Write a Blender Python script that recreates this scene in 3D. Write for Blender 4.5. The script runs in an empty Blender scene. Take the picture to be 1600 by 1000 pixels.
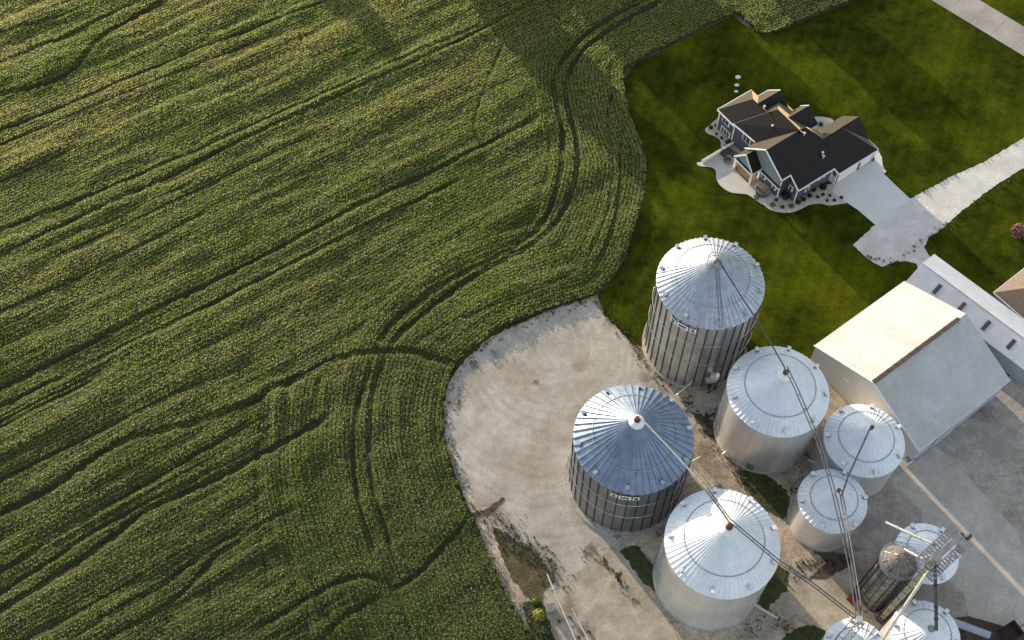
import bpy, bmesh, math, random
import numpy as np
from mathutils import Vector, Matrix

random.seed(7); rng = np.random.default_rng(7)
sc = bpy.context.scene
COL = sc.collection

# ------------------------------------------------------------------ camera, sky, sun, exposure
CAM_H, TILT, FPX = 200.0, math.radians(30.282), 1900.0
cam = bpy.data.cameras.new('camera'); camo = bpy.data.objects.new('camera', cam); COL.objects.link(camo)
camo.location = (0, 0, CAM_H); camo.rotation_euler = (TILT, 0, 0)
cam.sensor_width = 36.0; cam.lens = 36.0 * FPX / 1600.0; cam.clip_start = 1.0; cam.clip_end = 5000.0
sc.camera = camo

SUN_EL, SUN_TRAVEL = math.radians(10.2), math.radians(-54.2)
TX, TY = math.cos(SUN_TRAVEL), math.sin(SUN_TRAVEL)          # where shadows point on the ground
world = bpy.data.worlds.new('World'); sc.world = world; world.use_nodes = True
wn = world.node_tree
sky = wn.nodes.new('ShaderNodeTexSky'); sky.sky_type = 'NISHITA'; sky.sun_disc = False
sky.sun_elevation = SUN_EL; sky.sun_rotation = math.atan2(-TX, -TY); sky.altitude = 200.0
sky.dust_density = 0.4
hs = wn.nodes.new('ShaderNodeHueSaturation'); hs.inputs['Saturation'].default_value = 0.5
wn.links.new(sky.outputs[0], hs.inputs['Color']); wn.links.new(hs.outputs[0], wn.nodes['Background'].inputs[0])
wn.nodes['Background'].inputs[1].default_value = 0.13
sun = bpy.data.lights.new('sun', 'SUN'); suno = bpy.data.objects.new('sun', sun); COL.objects.link(suno)
sun.energy = 3.3; sun.angle = math.radians(0.6); sun.color = (1.0, 0.83, 0.60)
suno.rotation_euler = Vector((TX * math.cos(SUN_EL), TY * math.cos(SUN_EL), -math.sin(SUN_EL))).to_track_quat('-Z', 'Y').to_euler()
sc.view_settings.view_transform = 'Standard'; sc.view_settings.look = 'None'
sc.view_settings.exposure = 1.5; sc.view_settings.gamma = 1.0
sc.cycles.max_bounces = 6; sc.cycles.use_denoising = True


def at(px, py, h=0.0):
    """ground-plan point (at height h) that the photograph shows at pixel px, py (1600 x 1000)"""
    a = (px - 800.0) / FPX; b = (500.0 - py) / FPX
    d = Vector((a, math.sin(TILT) + b * math.cos(TILT), -math.cos(TILT) + b * math.sin(TILT)))
    t = (h - CAM_H) / d.z
    return Vector((d.x * t, d.y * t, h))


# ------------------------------------------------------------------ materials
def mat(name, c1, c2=None, scale=1.0, rough=0.8, metal=0.0, spec=0.5, bump=0.0, bscale=8.0, detail=4.0,
        c3=None, scale3=0.1, amt3=0.5, stretch=None, rot=0.0, lo=0.35, hi=0.65, fine=None):
    m = bpy.data.materials.new(name); m.use_nodes = True
    nt = m.node_tree; N = nt.nodes; L = nt.links
    p = N['Principled BSDF']
    p.inputs['Roughness'].default_value = rough; p.inputs['Metallic'].default_value = metal
    p.inputs['Specular IOR Level'].default_value = spec
    p.inputs['Base Color'].default_value = (*c1, 1)
    tc = N.new('ShaderNodeTexCoord'); vec = tc.outputs['Object']
    if stretch or rot:
        mp = N.new('ShaderNodeMapping'); mp.inputs['Rotation'].default_value = (0, 0, rot)
        mp.inputs['Scale'].default_value = stretch or (1, 1, 1); L.new(vec, mp.inputs[0]); vec = mp.outputs[0]
    out = None
    if c2 is not None:
        n = N.new('ShaderNodeTexNoise'); n.inputs['Scale'].default_value = scale; n.inputs['Detail'].default_value = detail
        L.new(vec, n.inputs['Vector'])
        r = N.new('ShaderNodeMapRange'); r.inputs['From Min'].default_value = lo; r.inputs['From Max'].default_value = hi
        L.new(n.outputs[0], r.inputs['Value'])
        mx = N.new('ShaderNodeMixRGB'); mx.inputs[1].default_value = (*c1, 1); mx.inputs[2].default_value = (*c2, 1)
        L.new(r.outputs[0], mx.inputs[0]); out = mx.outputs[0]
        if c3 is not None:
            n3 = N.new('ShaderNodeTexNoise'); n3.inputs['Scale'].default_value = scale3; n3.inputs['Detail'].default_value = 5
            L.new(tc.outputs['Object'], n3.inputs['Vector'])
            r3 = N.new('ShaderNodeMapRange'); r3.inputs['From Min'].default_value = 0.45; r3.inputs['From Max'].default_value = 0.65
            r3.inputs['To Max'].default_value = amt3
            L.new(n3.outputs[0], r3.inputs['Value'])
            m3 = N.new('ShaderNodeMixRGB'); m3.inputs[2].default_value = (*c3, 1)
            L.new(r3.outputs[0], m3.inputs[0]); L.new(out, m3.inputs[1]); out = m3.outputs[0]
        if fine:
            for fs, fa in fine:
                nf = N.new('ShaderNodeTexNoise'); nf.inputs['Scale'].default_value = fs; nf.inputs['Detail'].default_value = 4; nf.inputs['Roughness'].default_value = 0.7
                L.new(vec, nf.inputs['Vector'])
                rf_ = N.new('ShaderNodeMapRange'); rf_.inputs['From Min'].default_value = 0.3; rf_.inputs['From Max'].default_value = 0.7
                rf_.inputs['To Min'].default_value = 1 - fa; rf_.inputs['To Max'].default_value = 1 + fa * .6
                L.new(nf.outputs[0], rf_.inputs['Value'])
                mf = N.new('ShaderNodeMixRGB'); mf.blend_type = 'MULTIPLY'; mf.inputs[0].default_value = 1.0
                L.new(out, mf.inputs[1]); L.new(rf_.outputs[0], mf.inputs[2]); out = mf.outputs[0]
        L.new(out, p.inputs['Base Color'])
    if bump:
        b = N.new('ShaderNodeTexNoise'); b.inputs['Scale'].default_value = bscale; b.inputs['Detail'].default_value = 3
        L.new(vec, b.inputs['Vector'])
        bp = N.new('ShaderNodeBump'); bp.inputs['Strength'].default_value = 1.0; bp.inputs['Distance'].default_value = bump
        L.new(b.outputs[0], bp.inputs['Height']); L.new(bp.outputs[0], p.inputs['Normal'])
    m['colour_socket'] = 1
    return m


def add_joints(m, w, h, rot, dark, mortar=0.012, loc=(0, 0, 0)):
    """saw-cut joints in a slab: a grid of thin darker lines"""
    nt = m.node_tree; N = nt.nodes; L = nt.links; p = N['Principled BSDF']
    tc = N.new('ShaderNodeTexCoord'); mp = N.new('ShaderNodeMapping')
    mp.inputs['Rotation'].default_value = (0, 0, rot); mp.inputs['Location'].default_value = loc
    L.new(tc.outputs['Object'], mp.inputs[0])
    br = N.new('ShaderNodeTexBrick'); br.offset = 0.0; br.inputs['Scale'].default_value = 1.0
    br.inputs['Color1'].default_value = (1, 1, 1, 1); br.inputs['Color2'].default_value = (0.93, 0.93, 0.93, 1)
    br.inputs['Mortar'].default_value = (dark, dark, dark, 1); br.inputs['Mortar Size'].default_value = mortar
    br.inputs['Mortar Smooth'].default_value = 0.3
    br.inputs['Brick Width'].default_value = w; br.inputs['Row Height'].default_value = h
    L.new(mp.outputs[0], br.inputs['Vector'])
    mx = N.new('ShaderNodeMixRGB'); mx.blend_type = 'MULTIPLY'; mx.inputs[0].default_value = 1.0
    src = p.inputs['Base Color'].links[0].from_socket
    L.new(src, mx.inputs[1]); L.new(br.outputs[0], mx.inputs[2]); L.new(mx.outputs[0], p.inputs['Base Color'])
    return m


def add_stripes(m, period, rot, amount):
    """mown or ribbed bands: a soft wave across the surface"""
    nt = m.node_tree; N = nt.nodes; L = nt.links; p = N['Principled BSDF']
    tc = N.new('ShaderNodeTexCoord'); mp = N.new('ShaderNodeMapping'); mp.inputs['Rotation'].default_value = (0, 0, rot)
    L.new(tc.outputs['Object'], mp.inputs[0])
    wv = N.new('ShaderNodeTexWave'); wv.bands_direction = 'X'; wv.inputs['Scale'].default_value = 2 * math.pi / 20 / period * 1.0
    wv.inputs['Distortion'].default_value = 1.2; wv.inputs['Detail'].default_value = 2; wv.inputs['Detail Scale'].default_value = 0.6
    L.new(mp.outputs[0], wv.inputs['Vector'])
    r = N.new('ShaderNodeMapRange'); r.inputs['To Min'].default_value = 1 - amount; r.inputs['To Max'].default_value = 1.0
    L.new(wv.outputs['Fac'], r.inputs['Value'])
    mx = N.new('ShaderNodeMixRGB'); mx.blend_type = 'MULTIPLY'; mx.inputs[0].default_value = 1.0
    src = p.inputs['Base Color'].links[0].from_socket
    L.new(src, mx.inputs[1]); L.new(r.outputs[0], mx.inputs[2]); L.new(mx.outputs[0], p.inputs['Base Color'])
    return m


def add_tyre_marks(m, c, amount=.10):
    """faint arcs left by turning trucks"""
    nt = m.node_tree; N = nt.nodes; L = nt.links; p = N['Principled BSDF']
    tc = N.new('ShaderNodeTexCoord'); mp = N.new('ShaderNodeMapping'); mp.inputs['Location'].default_value = (-c.x, -c.y, 0); mp.inputs['Scale'].default_value = (1, .8, 1)
    L.new(tc.outputs['Object'], mp.inputs[0])
    wv = N.new('ShaderNodeTexWave'); wv.wave_type = 'RINGS'; wv.rings_direction = 'Z'; wv.inputs['Scale'].default_value = .22
    wv.inputs['Distortion'].default_value = 7.0; wv.inputs['Detail'].default_value = 3; wv.inputs['Detail Scale'].default_value = .12
    L.new(mp.outputs[0], wv.inputs['Vector'])
    ns = N.new('ShaderNodeTexNoise'); ns.inputs['Scale'].default_value = .16; L.new(tc.outputs['Object'], ns.inputs['Vector'])
    r = N.new('ShaderNodeMapRange'); r.inputs['From Min'].default_value = .42; r.inputs['From Max'].default_value = .62; r.inputs['To Max'].default_value = 1.0
    L.new(ns.outputs[0], r.inputs['Value'])
    r2 = N.new('ShaderNodeMapRange'); r2.inputs['To Min'].default_value = 1 - amount; r2.inputs['To Max'].default_value = 1.03
    L.new(wv.outputs['Fac'], r2.inputs['Value'])
    mx = N.new('ShaderNodeMixRGB'); mx.blend_type = 'MULTIPLY'
    src = p.inputs['Base Color'].links[0].from_socket
    L.new(r.outputs[0], mx.inputs[0]); L.new(src, mx.inputs[1]); L.new(r2.outputs[0], mx.inputs[2]); L.new(mx.outputs[0], p.inputs['Base Color'])


M = {}
M['lawn'] = add_stripes(mat('mown_grass', (0.028, 0.037, 0.004), (0.054, 0.066, 0.006), 0.35, 0.9, spec=0.0, bump=0.05, bscale=2.2, fine=[(2.5, .4), (.9, .25), (.25, .2)],
                c3=(0.115, 0.132, 0.007), scale3=0.06, amt3=0.7), 2.6, math.radians(20), 0.12)  # brighter patches in the grass colour stand in for sunlit streaks
M['soil'] = mat('field_soil', (0.05, 0.036, 0.022), (0.085, 0.062, 0.04), 1.2, 0.95, bump=0.05, bscale=4)
M['gravel'] = mat('crushed_limestone', (0.355, 0.325, 0.28), (0.475, 0.445, 0.39), 0.22, 0.95, bump=0.04, bscale=5, detail=8,
                  c3=(0.31, 0.25, 0.19), scale3=0.09, amt3=0.6, fine=[(3.0, .2), (.7, .16)])
add_tyre_marks(M['gravel'], at(862, 712))
M['dirt'] = mat('packed_dirt', (0.40, 0.32, 0.235), (0.56, 0.465, 0.36), 0.30, 0.95, bump=0.06, bscale=3, detail=8,
                c3=(0.12, 0.085, 0.055), scale3=0.16, amt3=0.55, fine=[(2.5, .4), (.8, .3)])
M['drive_gravel'] = mat('pale_gravel', (0.56, 0.53, 0.485), (0.72, 0.69, 0.64), 0.5, 0.95, bump=0.05, bscale=4, detail=8,
                        c3=(0.44, 0.40, 0.35), scale3=0.25, amt3=0.5, fine=[(2.5, .2)])
M['concrete'] = mat('worn_concrete', (0.37, 0.33, 0.285), (0.46, 0.41, 0.355), 0.35, 0.9, detail=8, c3=(0.235, 0.205, 0.17), scale3=0.10, amt3=0.7, fine=[(2.0, .2), (.5, .22)], bump=0.01, bscale=9)
M['slab'] = add_joints(mat('newer_concrete_slab', (0.45, 0.405, 0.355), (0.53, 0.475, 0.415), 0.3, 0.9, detail=8, c3=(0.39, 0.345, 0.295), scale3=0.1, amt3=0.6, fine=[(2.0, .14), (.4, .16)]), 4.6, 3.8, math.radians(22), 0.74, 0.04)
add_tyre_marks(M['concrete'], at(1560, 720), .10)
M['pale_slab'] = mat('pale_concrete', (0.36, 0.315, 0.25), (0.45, 0.40, 0.325), 0.28, 0.9, detail=8, c3=(0.27, 0.22, 0.16), scale3=0.17, amt3=0.7, fine=[(2.5, .22), (.7, .2)])
M['drive'] = add_joints(mat('drive_concrete', (0.64, 0.62, 0.59), (0.71, 0.69, 0.66), 0.4, 0.85, c3=(0.58, 0.56, 0.54), scale3=0.2), 4.2, 4.2, math.radians(-35), 0.86, 0.03)
M['patio'] = mat('patio_concrete', (0.50, 0.47, 0.42), (0.56, 0.53, 0.48), 0.6, 0.85)
M['road'] = add_joints(mat('road_concrete', (0.34, 0.30, 0.275), (0.41, 0.37, 0.34), 0.25, 0.9, detail=8, c3=(0.27, 0.24, 0.22), scale3=0.1, amt3=0.6, fine=[(1.5, .15)]), 300.0, 5.4, math.radians(-45), 0.5, 0.06)
M['stone_bed'] = mat('pale_stone_mulch', (0.42, 0.39, 0.32), (0.56, 0.53, 0.45), 3.0, 0.95, bump=0.05, bscale=6)
M['weeds'] = mat('rough_weeds', (0.020, 0.030, 0.008), (0.055, 0.062, 0.016), 0.9, 0.95, bump=0.12, bscale=2.5, detail=8)
M['weed_dirt'] = mat('weedy_dirt', (0.060, 0.050, 0.020), (0.12, 0.085, 0.05), 0.5, 0.95, bump=0.1, bscale=2.5, detail=8, c3=(0.05, 0.055, 0.015), scale3=0.3, amt3=0.8)
M['rut'] = mat('damp_mud', (0.045, 0.033, 0.024), (0.08, 0.06, 0.045), 1.0, 0.9)
M['galv'] = mat('bright_galvanised_steel', (0.80, 0.81, 0.82), (0.87, 0.88, 0.89), 0.6, 0.30, 0.65, bump=0.004, bscale=3)
M['galv_roof'] = mat('pale_galvanised_roofing', (0.68, 0.71, 0.76), (0.74, 0.77, 0.81), 0.5, 0.58, 0.35, fine=[(.7, .08), (2.5, .06)])
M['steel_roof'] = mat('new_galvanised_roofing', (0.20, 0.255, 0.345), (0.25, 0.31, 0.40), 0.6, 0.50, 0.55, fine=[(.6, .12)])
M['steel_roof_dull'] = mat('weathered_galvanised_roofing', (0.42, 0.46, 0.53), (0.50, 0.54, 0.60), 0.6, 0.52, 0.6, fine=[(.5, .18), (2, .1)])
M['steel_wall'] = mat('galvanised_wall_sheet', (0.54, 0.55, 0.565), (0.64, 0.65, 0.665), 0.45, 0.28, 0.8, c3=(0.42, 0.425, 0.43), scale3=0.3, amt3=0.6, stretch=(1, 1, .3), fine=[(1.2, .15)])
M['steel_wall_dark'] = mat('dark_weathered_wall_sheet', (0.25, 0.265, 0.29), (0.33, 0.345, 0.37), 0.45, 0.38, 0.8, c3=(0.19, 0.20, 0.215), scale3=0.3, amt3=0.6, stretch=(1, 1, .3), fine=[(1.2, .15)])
M['steel_dark'] = mat('dark_galvanised_stiffener', (0.035, 0.037, 0.04), (0.06, 0.062, 0.066), 1.0, 0.5, 0.6)
M['wall_smooth'] = mat('weathered_white_steel', (0.80, 0.81, 0.82), (0.87, 0.875, 0.88), 0.35, 0.27, 0.65, c3=(0.68, 0.675, 0.67), scale3=0.2, amt3=0.5, stretch=(1, 1, 0.2), fine=[(.9, .1), (3, .05)])
M['seam'] = mat('seam_ring_grey', (0.34, 0.35, 0.37), (0.42, 0.43, 0.45), 1.0, 0.5, 0.5)  # plain grey steel of the raised roof rings
M['white'] = mat('white_paint', (0.78, 0.78, 0.76), (0.70, 0.70, 0.69), 1.5, 0.5)
M['red'] = mat('red_paint', (0.125, 0.020, 0.016), (0.085, 0.014, 0.011), 2.0, 0.5)
M['maroon'] = mat('faded_maroon_paint', (0.050, 0.018, 0.017), (0.075, 0.032, 0.028), 1.0, 0.7)
M['pipe'] = mat('dull_steel_tube', (0.085, 0.09, 0.105), (0.13, 0.135, 0.15), 1.0, 0.45, 0.6)
M['pale_pipe'] = mat('pale_steel_tube', (0.50, 0.47, 0.42), (0.60, 0.57, 0.52), 1.0, 0.45, 0.5)
M['tan_pipe'] = mat('tan_painted_leg', (0.47, 0.42, 0.28), (0.55, 0.50, 0.35), 0.8, 0.55, 0.2)
M['dark'] = mat('dark_metal', (0.035, 0.037, 0.042), (0.06, 0.06, 0.065), 1.5, 0.5, 0.3)
M['frame'] = mat('grey_steel_frame', (0.20, 0.205, 0.215), (0.28, 0.285, 0.295), 1.0, 0.5, 0.5)
M['dryer'] = mat('sooty_dryer_sheet', (0.12, 0.125, 0.135), (0.26, 0.265, 0.275), 0.9, 0.36, 0.7, c3=(0.09, 0.07, 0.055), scale3=0.4, amt3=0.7)
M['rust'] = mat('rusty_tan_sheet', (0.17, 0.15, 0.13), (0.09, 0.082, 0.078), 0.9, 0.8)
M['shingle'] = mat('charcoal_shingle', (0.0070, 0.0068, 0.0080), (0.0130, 0.0122, 0.0130), 2.5, 0.6, spec=0.18, bump=0.02, bscale=7)
_p = M['shingle'].node_tree.nodes['Principled BSDF']; _p.inputs['Sheen Weight'].default_value = 0.85; _p.inputs['Sheen Roughness'].default_value = 0.36; _p.inputs['Sheen Tint'].default_value = (1.0, 0.76, 0.48, 1)
M['brown_shingle'] = mat('brown_shingle', (0.12, 0.085, 0.062), (0.17, 0.125, 0.09), 2.5, 0.65, spec=0.6, bump=0.02, bscale=7)
M['siding'] = mat('slate_blue_siding', (0.060, 0.072, 0.092), (0.075, 0.088, 0.110), 1.0, 0.6)
M['pale_siding'] = mat('pale_blue_grey_shake', (0.20, 0.235, 0.26), (0.24, 0.275, 0.30), 2.0, 0.7)
M['glass'] = mat('dark_window_glass', (0.02, 0.022, 0.026), (0.03, 0.032, 0.036), 1.0, 0.08, spec=0.6)
M['wood'] = mat('cedar_deck', (0.20, 0.12, 0.06), (0.30, 0.19, 0.10), 1.5, 0.7)
M['wicker'] = mat('brown_wicker', (0.055, 0.045, 0.038), (0.09, 0.075, 0.062), 3.0, 0.85)
M['canvas'] = mat('taupe_canvas', (0.085, 0.075, 0.066), (0.12, 0.105, 0.09), 2.0, 0.9)
M['barn_roof'] = mat('white_steel_roofing', (0.46, 0.455, 0.45), (0.51, 0.505, 0.50), 0.25, 0.5, 0.0, detail=6, c3=(0.41, 0.395, 0.37), scale3=0.15, amt3=0.6, spec=0.4, fine=[(.8, .10), (3, .06)])
M['shed_roof'] = mat('pale_ribbed_roofing', (0.60, 0.605, 0.615), (0.67, 0.675, 0.68), 0.5, 0.5, spec=0.4)
M['barn_wall'] = mat('off_white_wall_sheet', (0.54, 0.52, 0.48), (0.60, 0.58, 0.54), 0.3, 0.6)
M['blue_wall'] = mat('pale_blue_grey_wall', (0.30, 0.34, 0.40), (0.35, 0.39, 0.45), 0.4, 0.6)
M['ridge_dark'] = mat('dark_brown_ridge', (0.070, 0.048, 0.040), (0.11, 0.08, 0.065), 1.0, 0.8)
M['skylight'] = mat('brown_skylight', (0.055, 0.045, 0.045), (0.075, 0.062, 0.06), 1.0, 0.35)
M['bark'] = mat('bark', (0.09, 0.065, 0.045), (0.14, 0.10, 0.07), 3.0, 0.95)
M['shrub_dark'] = mat('dark_shrub_leaf', (0.014, 0.024, 0.010), (0.030, 0.045, 0.014), 5.0, 0.8, spec=0.2)
M['shrub_green'] = mat('yellow_green_shrub_leaf', (0.075, 0.095, 0.018), (0.12, 0.14, 0.03), 5.0, 0.8, spec=0.2)
M['weed_yellow'] = mat('yellow_weed_leaf', (0.26, 0.24, 0.045), (0.16, 0.17, 0.03), 3.0, 0.8, spec=0.2)
M['shrub_red'] = mat('plum_leaf', (0.13, 0.055, 0.045), (0.19, 0.11, 0.085), 4.0, 0.8, spec=0.2)
M['tree_leaf'] = mat('tree_leaf', (0.040, 0.065, 0.016), (0.075, 0.105, 0.026), 3.0, 0.8, spec=0.2)


# ------------------------------------------------------------------ mesh helpers
class MB:
    def __init__(s): s.v = []; s.f = []; s.sm = False
    def add(s, vs, fs):
        o = len(s.v); s.v += [tuple(x) for x in vs]; s.f += [tuple(i + o for i in q) for q in fs]; return s
    def box(s, c, size, rz=0.0, axes=None):
        hx, hy, hz = (k / 2 for k in size)
        if axes is None:
            ca, sa = math.cos(rz), math.sin(rz); axes = (Vector((ca, sa, 0)), Vector((-sa, ca, 0)), Vector((0, 0, 1)))
        c = Vector(c); vs = []
        for z in (-hz, hz):
            for x, y in ((-hx, -hy), (hx, -hy), (hx, hy), (-hx, hy)):
                vs.append(c + axes[0] * x + axes[1] * y + axes[2] * z)
        return s.add(vs, [(0, 3, 2, 1), (4, 5, 6, 7), (0, 1, 5, 4), (1, 2, 6, 5), (2, 3, 7, 6), (3, 0, 4, 7)])
    def beam(s, a, b, w, h=None):
        a = Vector(a); b = Vector(b); d = b - a; L = d.length
        if L < 1e-6: return s
        x = d / L; up = Vector((0, 0, 1)) if abs(x.z) < 0.95 else Vector((0, 1, 0))
        y = up.cross(x).normalized(); z = x.cross(y)
        return s.box((a + b) / 2, (L, w, h or w), axes=(x, y, z))
    def tube(s, pts, r, n=8, caps=True):
        pts = [Vector(p) for p in pts]; rings = []
        for i, p in enumerate(pts):
            d = (pts[min(i + 1, len(pts) - 1)] - pts[max(i - 1, 0)]).normalized()
            up = Vector((0, 0, 1)) if abs(d.z) < 0.9 else Vector((1, 0, 0))
            x = d.cross(up).normalized(); y = x.cross(d)
            rr = r[i] if isinstance(r, (list, tuple)) else r
            rings.append([p + (x * math.cos(2 * math.pi * k / n) + y * math.sin(2 * math.pi * k / n)) * rr for k in range(n)])
        vs = [v for R in rings for v in R]; fs = []
        for i in range(len(rings) - 1):
            for k in range(n):
                a = i * n + k; b = i * n + (k + 1) % n; fs.append((a, b, b + n, a + n))
        if caps: fs.append(tuple(range(n))[::-1]); fs.append(tuple(range((len(rings) - 1) * n, len(rings) * n)))
        return s.add(vs, fs)
    def lathe(s, prof, n=48, c=(0, 0, 0), cap_bottom=False, cap_top=False):
        vs = []; fs = []
        for r, z in prof:
            for k in range(n):
                a = 2 * math.pi * k / n; vs.append((c[0] + r * math.cos(a), c[1] + r * math.sin(a), c[2] + z))
        for i in range(len(prof) - 1):
            for k in range(n):
                a = i * n + k; b = i * n + (k + 1) % n; fs.append((a, b, b + n, a + n))
        if cap_bottom: fs.append(tuple(range(n))[::-1])
        if cap_top: fs.append(tuple(range((len(prof) - 1) * n, len(prof) * n)))
        return s.add(vs, fs)
    def slab(s, pts, t=0.18):
        """a roof sheet: polygon given by its top corners, t thick (downwards)"""
        pts = [Vector(p) for p in pts]
        nrm = Vector((0, 0, 0))
        for i in range(len(pts)): nrm += (pts[i] - pts[0]).cross(pts[(i + 1) % len(pts)] - pts[0])
        if nrm.z < 0: pts.reverse()
        n = len(pts); lo = [p - Vector((0, 0, t)) for p in pts]
        fs = [tuple(range(n)), tuple(range(n, 2 * n))[::-1]] + [(i + n, (i + 1) % n + n, (i + 1) % n, i) for i in range(n)]
        return s.add(pts + lo, fs)
    def leaves(s, c, rad, n, size, flat=1.0, shell=0.45, rnd=random):
        for _ in range(n):
            d = Vector((rnd.gauss(0, 1), rnd.gauss(0, 1), rnd.gauss(0, 1))).normalized() * (shell + (1 - shell) * rnd.random()) * rad
            d.z *= flat
            p = Vector(c) + d
            nn = (d.normalized() * 0.8 + Vector((rnd.gauss(0, .5), rnd.gauss(0, .5), rnd.gauss(0, .5) + 0.3))).normalized()
            x = nn.orthogonal().normalized(); y = nn.cross(x); a = rnd.random() * 6.28
            x, y = x * math.cos(a) + y * math.sin(a), y * math.cos(a) - x * math.sin(a)
            z = size * (0.6 + 0.8 * rnd.random())
            s.add([p - x * z, p + y * z * .6, p + x * z, p - y * z * .6], [(0, 1, 2, 3)])
        return s
    def mesh(s, name, m, smooth=False):
        me = bpy.data.meshes.new(name); me.from_pydata(s.v, [], s.f); me.materials.append(m)
        if smooth: me.shade_smooth()
        me.update(); return me
    def build(s, name, m, parent=None, loc=None, smooth=False):
        o = bpy.data.objects.new(name, s.mesh(name, m, smooth)); COL.objects.link(o)
        if parent is not None: o.parent = parent
        if loc is not None: o.location = loc
        return o


def tag(o, label=None, cat=None, group=None, kind=None):
    if label: o['label'] = label
    if cat: o['category'] = cat
    if group: o['group'] = group
    if kind: o['kind'] = kind
    return o


def thing(name, label, cat, loc=(0, 0, 0), rz=0.0, group=None):
    o = bpy.data.objects.new(name, None); COL.objects.link(o); o.empty_display_size = 0.5
    o.location = loc; o.rotation_euler = (0, 0, rz)
    return tag(o, label, cat, group)


def copy_tree(o, parent=None):
    c = o.copy(); COL.objects.link(c); c.parent = parent
    for ch in list(o.children): copy_tree(ch, c)
    return c


def jag(pts, step, amp):
    """points along a closed outline with a ragged, natural edge"""
    out = []
    for i in range(len(pts)):
        a = pts[i]; b = pts[(i + 1) % len(pts)]; d = b - a; n = max(1, int(d.length / step))
        nn = Vector((-d.y, d.x, 0)).normalized() if d.length > 0 else Vector((0, 0, 0))
        for k in range(n): out.append(a + d * (k / n) + nn * random.uniform(-amp, amp))
    return out


def catmull(pts, n=6, closed=True):
    out = []; m = len(pts)
    for i in range(m if closed else m - 1):
        g = (lambda k: pts[k % m]) if closed else (lambda k: pts[max(0, min(m - 1, k))])
        p0, p1, p2, p3 = g(i - 1), g(i), g(i + 1), g(i + 2)
        for k in range(n):
            t = k / n
            out.append(0.5 * ((2 * p1) + (p2 - p0) * t + (2 * p0 - 5 * p1 + 4 * p2 - p3) * t * t + (3 * p1 - p0 - 3 * p2 + p3) * t ** 3))
    if not closed: out.append(pts[-1])
    return out


def sheet(name, pix, z, m, step=None, amp=0.0, smooth=False, kind='structure'):
    pts = [at(*p) for p in pix]
    if smooth: pts = catmull(pts, 6)
    if step: pts = jag(pts, step, amp)
    bm = bmesh.new()
    vs = [bm.verts.new((p.x, p.y, z)) for p in pts]
    es = [bm.edges.new((vs[i], vs[(i + 1) % len(vs)])) for i in range(len(vs))]
    bmesh.ops.triangle_fill(bm, edges=es, use_beauty=True)
    for f in bm.faces:
        if f.normal.z < 0: f.normal_flip()
    me = bpy.data.meshes.new(name); bm.to_mesh(me); bm.free(); me.materials.append(m)
    o = bpy.data.objects.new(name, me); COL.objects.link(o)
    return tag(o, kind=kind)


# ------------------------------------------------------------------ the ground
FIELD_EDGE = [(1500, -75), (1330, 4), (1262, 32), (1197, 56), (1168, 42), (1146, 24), (1062, 64), (985, 104), (975, 125), (979, 150), (985, 178), (998, 212),
              (1008, 243), (1010, 270), (1006, 310), (994, 355), (975, 405), (955, 440), (933, 461), (893, 475), (861, 485), (825, 497), (790, 512),
              (760, 532), (729, 556), (708, 580), (699, 610), (694, 640), (695, 681), (703, 715), (714, 747), (726, 775), (737, 802), (752, 832), (779, 895),
              (806, 950), (834, 1000), (858, 1050), (890, 1110)]
g = MB(); g.add([(-700, -500, 0), (700, -500, 0), (700, 900, 0), (-700, 900, 0)], [(0, 1, 2, 3)])
tag(g.build('lawn', M['lawn']), kind='structure')
sheet('field_soil', FIELD_EDGE + [(400, 1300), (-700, 1250), (-900, 500), (-700, -300), (600, -300), (1300, -300)], 0.02, M['soil'], 1.2, 0.25)
sheet('dirt_yard', [(700, 600), (760, 530), (861, 483), (933, 461), (945, 492), (985, 535), (1040, 560), (1150, 590), (1275, 560), (1310, 600), (1425, 720), (1600, 640),
                    (1900, 520), (1900, 1200), (830, 1200), (848, 1030), (834, 1000), (806, 956), (779, 912), (749, 829), (735, 802), (713, 747), (694, 681), (692, 637)], 0.04, M['dirt'], 0.7, 0.22)
sheet('gravel_pad', [(702, 598), (729, 560), (790, 515), (861, 487), (925, 466), (940, 490), (985, 538), (1005, 572), (1062, 622), (1090, 650), (1075, 690), (1082, 730),
                     (1040, 800), (985, 848), (938, 858), (928, 884), (905, 894), (868, 908), (840, 868), (800, 840), (785, 800), (748, 790), (722, 755), (706, 700), (698, 650)],
      0.06, M['gravel'], 0.6, 0.28)
sheet('concrete_yard', [(1265, 706), (1300, 690), (1400, 700), (1560, 596), (1640, 560), (1900, 420), (1900, 1200), (1500, 1200), (1470, 1010), (1420, 900), (1345, 862), (1310, 862), (1240, 808), (1232, 770)],
      0.06, M['concrete'], 1.5, 0.08)
sheet('concrete_slab', [(1392, 752), (1462, 697), (1510, 742), (1590, 832), (1600, 870), (1640, 1000), (1513, 962), (1506, 928), (1490, 915), (1440, 870), (1440, 800)], 0.085, M['slab'])
sheet('pale_concrete_pad', [(936, 861), (968, 852), (1000, 906), (1034, 958), (1085, 1040), (905, 1080), (868, 985), (848, 928), (872, 910), (904, 895)], 0.085, M['pale_slab'], 0.9, 0.10)
sheet('dirt_path', [(1215, 880), (1260, 885), (1320, 905), (1345, 960), (1300, 1000), (1240, 960), (1190, 1000), (1150, 1010), (1170, 960)], 0.085, M['pale_slab'], 0.7, 0.25)
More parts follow.
